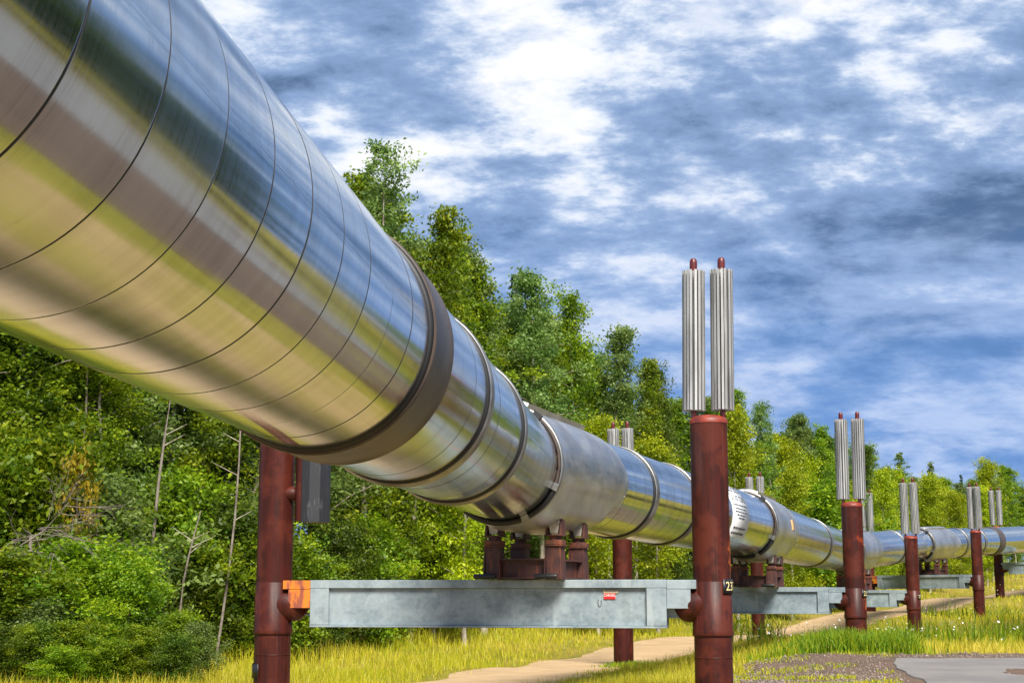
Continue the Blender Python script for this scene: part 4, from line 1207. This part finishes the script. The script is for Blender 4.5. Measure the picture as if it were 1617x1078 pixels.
# slender pale trunks that show in front of the forest wall
slim = [(215, 31.6, 7.0, 0.75, 0.8, 'slender pale birch trunk leaning right in the forest wall'), (272, 31.0, 3.4, 0.5, 0.6, 'thin grey trunk rising from the grass at the forest foot'),
        (105, 32.8, 8.0, 0.2, 0.75, 'straight pale trunk under the pipe near the left border'),
        (345, 33.2, 8.0, 0.5, 0.55, 'thin leaning trunk left of the near red post')]
for u, y, h, lean, w, lab in slim:
    x = at_dist(u, y); g = gzf(x, y)
    e = empty('slender_trunk', (x, y, g)); tag(e, lab, 'tree trunk', 'slender trunks before the forest wall')
    mb = MB(); pts = []; rr = []
    for q in range(8):
        t = q / 7; pts.append((lean * t + 0.08 * math.sin(5 * t + u), 0.1 * math.sin(4 * t), h * t - 0.1)); rr.append(0.062 * w * (1 - 0.65 * t))
    mb.tube(pts, rr, 8); mb.build('stem', M['bark_dead'], e)
    for q in range(4):
        t = vr.uniform(0.35, 0.95); a = vr.uniform(0, 6.28); L = vr.uniform(0.2, 0.6)
        p = Vector((lean * t + 0.08 * math.sin(5 * t + u), 0.1 * math.sin(4 * t), h * t - 0.1))
        mb = MB(); mb.tube([p, p + Vector((math.cos(a) * L, math.sin(a) * L * .5, L * 0.5))], [0.012, 0.004], 4); mb.build('twig', M['bark_pale'], e)

# grey dead branches
def dead(x, y, h, seed, lab):
    rr = random.Random(seed); e = empty('dead_shrub', (x, y, gzf(x, y))); tag(e, lab, 'dead shrub')
    mb = MB()
    def br(p, d, L, r, lv):
        q = p + d * L; mid = p + d * L * .5 + Vector((rr.uniform(-.1, .1), rr.uniform(-.1, .1), rr.uniform(-.1, .05))) * L
        mb.tube([p, mid, q], [r, r * .8, r * .55], 4, caps=False)
        if lv:
            for _ in range(4):
                s = rr.uniform(.35, 1); dd = (d + Vector((rr.gauss(0, .6), rr.gauss(0, .6), rr.gauss(-.1, .5)))).normalized()
                br(p + (q - p) * s, dd, L * rr.uniform(.4, .7), r * .5, lv - 1)
    for _ in range(6):
        br(Vector((rr.uniform(-.3, .3), rr.uniform(-.3, .3), h * 0.45)), Vector((rr.gauss(.3, .7), rr.gauss(-.2, .4), rr.gauss(.3, .4))).normalized(), h * .26, 0.018, 3)
    mb.tube([(0, 0, 0), (0.05, 0, h * .5)], [.05, .04], 6)
    mb.build('branches', M['bark_dead'], e)
dead(at_dist(40, 28.7), 28.7, 5.4, 5, 'tangle of bare grey dead branches at the left border')

# trees standing right of the view, mirrored as the dark band in the pipe
for j in range(28):
    a = rad(25.5 + (j // 2) * 2.6 + (j % 2) * 1.3); d = 54 + (j % 2) * 6 + vr.uniform(-2, 3)
    x, y = math.sin(a) * d, math.cos(a) * d
    if x < y * 0.375: continue
    plant('leafy_tree', 'dark%d' % (j % 2), x, y, vr.uniform(11, 15), 'dark leafy tree beyond the right border, mirrored in the pipe', 'tree', 'trees mirrored in the pipe', vr.uniform(0, 6.28), 1.5)

# ------------------------------------------------------------------ grass, flowers, stones
def blades(name, X, Y, Hh, Wd, tint, mat, rng, lean=0.35, parent=None, zoff=0.0):
    n = len(X); Z = gz(X, Y) + zoff
    az = rng.uniform(0, 2 * np.pi, n); ln = np.abs(rng.normal(0, lean, n)) * Hh; la = rng.uniform(0, 2 * np.pi, n)
    wx = np.cos(az) * Wd; wy = np.sin(az) * Wd
    base = np.stack([X, Y, Z - 0.02], 1); W = np.stack([wx, wy, np.zeros(n)], 1)
    mid = base + np.stack([np.cos(la) * ln * .3, np.sin(la) * ln * .3, Hh * .55], 1)
    tipp = base + np.stack([np.cos(la) * ln, np.sin(la) * ln, Hh * (1 - 0.15 * np.minimum(1, (ln / Hh) ** 2))], 1)
    V = np.stack([base - W, base + W, mid + W * .8, mid - W * .8, tipp + W * .15, tipp - W * .15], 1).reshape(-1, 3)
    i = np.arange(n)[:, None] * 6
    Fq = np.concatenate([i + np.array([[0, 1, 2, 3]]), i + np.array([[3, 2, 4, 5]])], 0)
    return obj(name, np_mesh(name, V, Fq, mat, False, tint=np.repeat(tint, 6)), parent)

rg = np.random.default_rng(21)
def forest_y(x, y):
    uu = 808.5 + F_ * x / (y * C9)
    return np.interp(uu, EDGE[:, 0], EDGE[:, 1])
def scatter(n, ylo, yhi, ulo, uhi, power=1.0):
    y = ylo * (yhi / ylo) ** (rg.random(n) ** power); u = rg.uniform(ulo, uhi, n)
    return at_dist(u, y), y
def patch(x, y, s, seed=0.0): return 0.5 + 0.25 * np.sin(x * s + seed + 1.7 * np.sin(y * s * .6)) + 0.25 * np.sin(y * s * 1.3 + seed * 2 + 1.2 * np.sin(x * s * .8))
# main meadow
x, y = scatter(180000, 19, 112, -150, 1720)
ok = (path_dist(x, y) > 1.68 + rg.normal(0, 0.25, len(x))) & ~on_gravel(x, y) & (y < forest_y(x, y) + 1.5)
x, y = x[ok], y[ok]
pt = patch(x, y, 0.8); hgt = rg.uniform(0.10, 0.30, len(x)) * (0.7 + 0.8 * patch(x, y, 0.5, 2.0))
fe = np.clip(1 - (forest_y(x, y) - y) / 7.0, 0, 1); hgt = hgt * (1 + 1.6 * fe)
near_lot = np.clip((y - gravel_top(x)) / 5, 0, 1)
d_path = path_dist(x, y); hgt *= np.clip(0.45 + (d_path - 1.4) / 3, 0.4, 1)
tint = np.clip(0.52 + 0.14 * np.exp(-((y - gravel_top(x)) / 6) ** 2) * (x > 3) + 0.34 * (pt - 0.5) + rg.normal(0, 0.17, len(x)) , 0, 1)
tag(blades('meadow_grass', x, y, hgt, np.maximum(0.004, y * 0.00020), tint, M['grass_blade'], rg), 'yellow-green meadow grass along the dirt path', 'grass', kind='stuff')
# tall straw stalks with seed heads at the forest foot
x, y = scatter(5200, 28, 84, 380, 1350)
fy = forest_y(x, y); y = fy - np.abs(rg.normal(0, 2.2, len(x))) - 0.4; x = at_dist(808.5 + F_ * x / (y * C9 + 1e-6) * 0 + rg.uniform(380, 1350, len(x)), y)
fy = forest_y(x, y); y = fy - np.abs(rg.normal(0.8, 1.6, len(x))) - 0.4
ok = (path_dist(x, y) > 2.0) & (y > 24)
x, y = x[ok], y[ok]
tag(blades('straw_stalks', x, y, rg.uniform(0.6, 1.15, len(x)), np.full(len(x), 0.009), rg.uniform(0, 1, len(x)), M['grass_straw'], rg, 0.28), 'dry straw stalks at the forest foot', 'grass', kind='stuff')
# lush green tufts round the second front post and along the lot edge
cx_ = np.concatenate([rg.normal(8.0, 0.55, 2600), rg.normal(7.0, 0.45, 2000), rg.normal(5.6, 0.6, 900), rg.normal(2.8, 0.35, 500), rg.normal(8.9, .18, 900)])
cy_ = np.concatenate([rg.normal(34.6, 0.45, 2600), rg.normal(34.6, 0.35, 2000), rg.normal(34.2, 0.5, 900), rg.normal(36.6, 0.3, 500), rg.normal(34.6, .3, 900)])
ok = ~on_gravel(cx_, cy_); cx_, cy_ = cx_[ok], cy_[ok]
tag(blades('lush_grass', cx_, cy_, rg.uniform(0.25, 0.62, len(cx_)) * np.clip(0.45 + (cx_ - 5.6) * 0.35, 0.35, 1.0) * (0.6 + 0.6 * patch(cx_, cy_, 2.1)), np.full(len(cx_), 0.011), rg.uniform(0, 1, len(cx_)), M['grass_lush'], rg, 0.4), 'deep green grass tufts round the rust-streaked post', 'grass', kind='stuff')
# weeds with broad leaves behind the second beam and by the far posts
x, y = scatter(5000, 40, 90, 1090, 1640)
ok = (path_dist(x, y) > 1.6) & ~on_gravel(x, y) & (patch(x, y, 0.45, 5.0) > 0.56); x, y = x[ok], y[ok]
tag(blades('tall_weeds', x, y, rg.uniform(0.35, 0.85, len(x)), rg.uniform(0.012, 0.028, len(x)), rg.uniform(0, 0.8, len(x)), M['leaf_birch'], rg, 0.35), 'tall green weeds between the far posts', 'weeds', kind='stuff')
# white wildflowers
x, y = scatter(1300, 38, 84, 1050, 1640)
ok = (path_dist(x, y) > 1.7) & ~on_gravel(x, y) & (patch(x, y, 0.5, 3.0) > 0.55); x, y = x[ok], y[ok]
P = np.stack([x, y, gz(x, y) + rg.uniform(0.25, 0.75, len(x))], 1)
V, Fq = leaf_quads(P, 0.06, rg, 0.5, 1.0)
tag(obj('wildflowers', np_mesh('wildflowers', V, Fq, M['flower_white'], False, tint=np.repeat(rg.uniform(0, 1, len(x)), 4))), 'tiny white wildflowers between the posts', 'flowers', kind='stuff')
# grass under and beside the near pipe (seen mirrored in its jacket)
x = rg.uniform(-9, 1.6, 26000); y = rg.uniform(2, 26, 26000)
ok = (path_dist(x, y) > 1.3 + rg.normal(0, .25, len(x))) & ~on_gravel(x, y) & ~(on_sand(x, y) & (rg.random(len(x)) > 0.10 * (patch(x, y, 1.4, 1.0) > 0.5))); x, y = x[ok], y[ok]
tag(blades('verge_grass', x, y, rg.uniform(0.06, 0.20, len(x)), np.full(len(x), 0.006), np.clip(rg.normal(0.42, 0.2, len(x)), 0, 1), M['grass_blade'], rg), 'short verge grass beneath the near pipe', 'grass', kind='stuff')
# small weeds in the gravel
x, y = scatter(12000, 20, 34, 1100, 1420); ok = on_gravel(x, y) & (x < asph_left(y)) & (patch(x, y, 1.9, 4.0) > 0.62); x, y = x[ok], y[ok]
tag(blades('gravel_weeds', x, y, rg.uniform(0.03, 0.10, len(x)), np.full(len(x), 0.008), rg.uniform(0, .7, len(x)), M['grass_blade'], rg, 0.6, zoff=0.03), 'low green weeds creeping over the gravel', 'weeds', kind='stuff')
# loose stones
x, y = scatter(9000, 19, 36, 1100, 1700); ok = on_gravel(x, y) & ~((x > asph_left(y)) & (y < asph_top(x)) & (np.hypot((x - 10.2) / 1.3, (y - 27.6) / 1.8) > 1)); x, y = x[ok], y[ok]
n = len(x); sz = rg.uniform(0.010, 0.034, n) * (1 + (rg.random(n) > .96))
oct_ = np.array([(1, 0, 0), (-1, 0, 0), (0, 1, 0), (0, -1, 0), (0, 0, .7), (0, 0, -.7)], float)
V = (np.stack([x, y, gz(x, y) + 0.022], 1)[:, None, :] + oct_[None] * sz[:, None, None] * rg.uniform(0.6, 1.3, (n, 6, 1))).reshape(-1, 3)
f8 = np.array([(0, 2, 4), (2, 1, 4), (1, 3, 4), (3, 0, 4), (2, 0, 5), (1, 2, 5), (3, 1, 5), (0, 3, 5)])
Ft = (np.arange(n)[:, None, None] * 6 + f8[None]).reshape(-1, 3)
tag(obj('gravel_stones', np_mesh('gravel_stones', V, Ft, M['stone'], False, tint=np.repeat(rg.uniform(0, 1, n), 6))), 'loose pebbles scattered over the brown gravel', 'stones', kind='stuff')
print('objects', len(scene.objects))
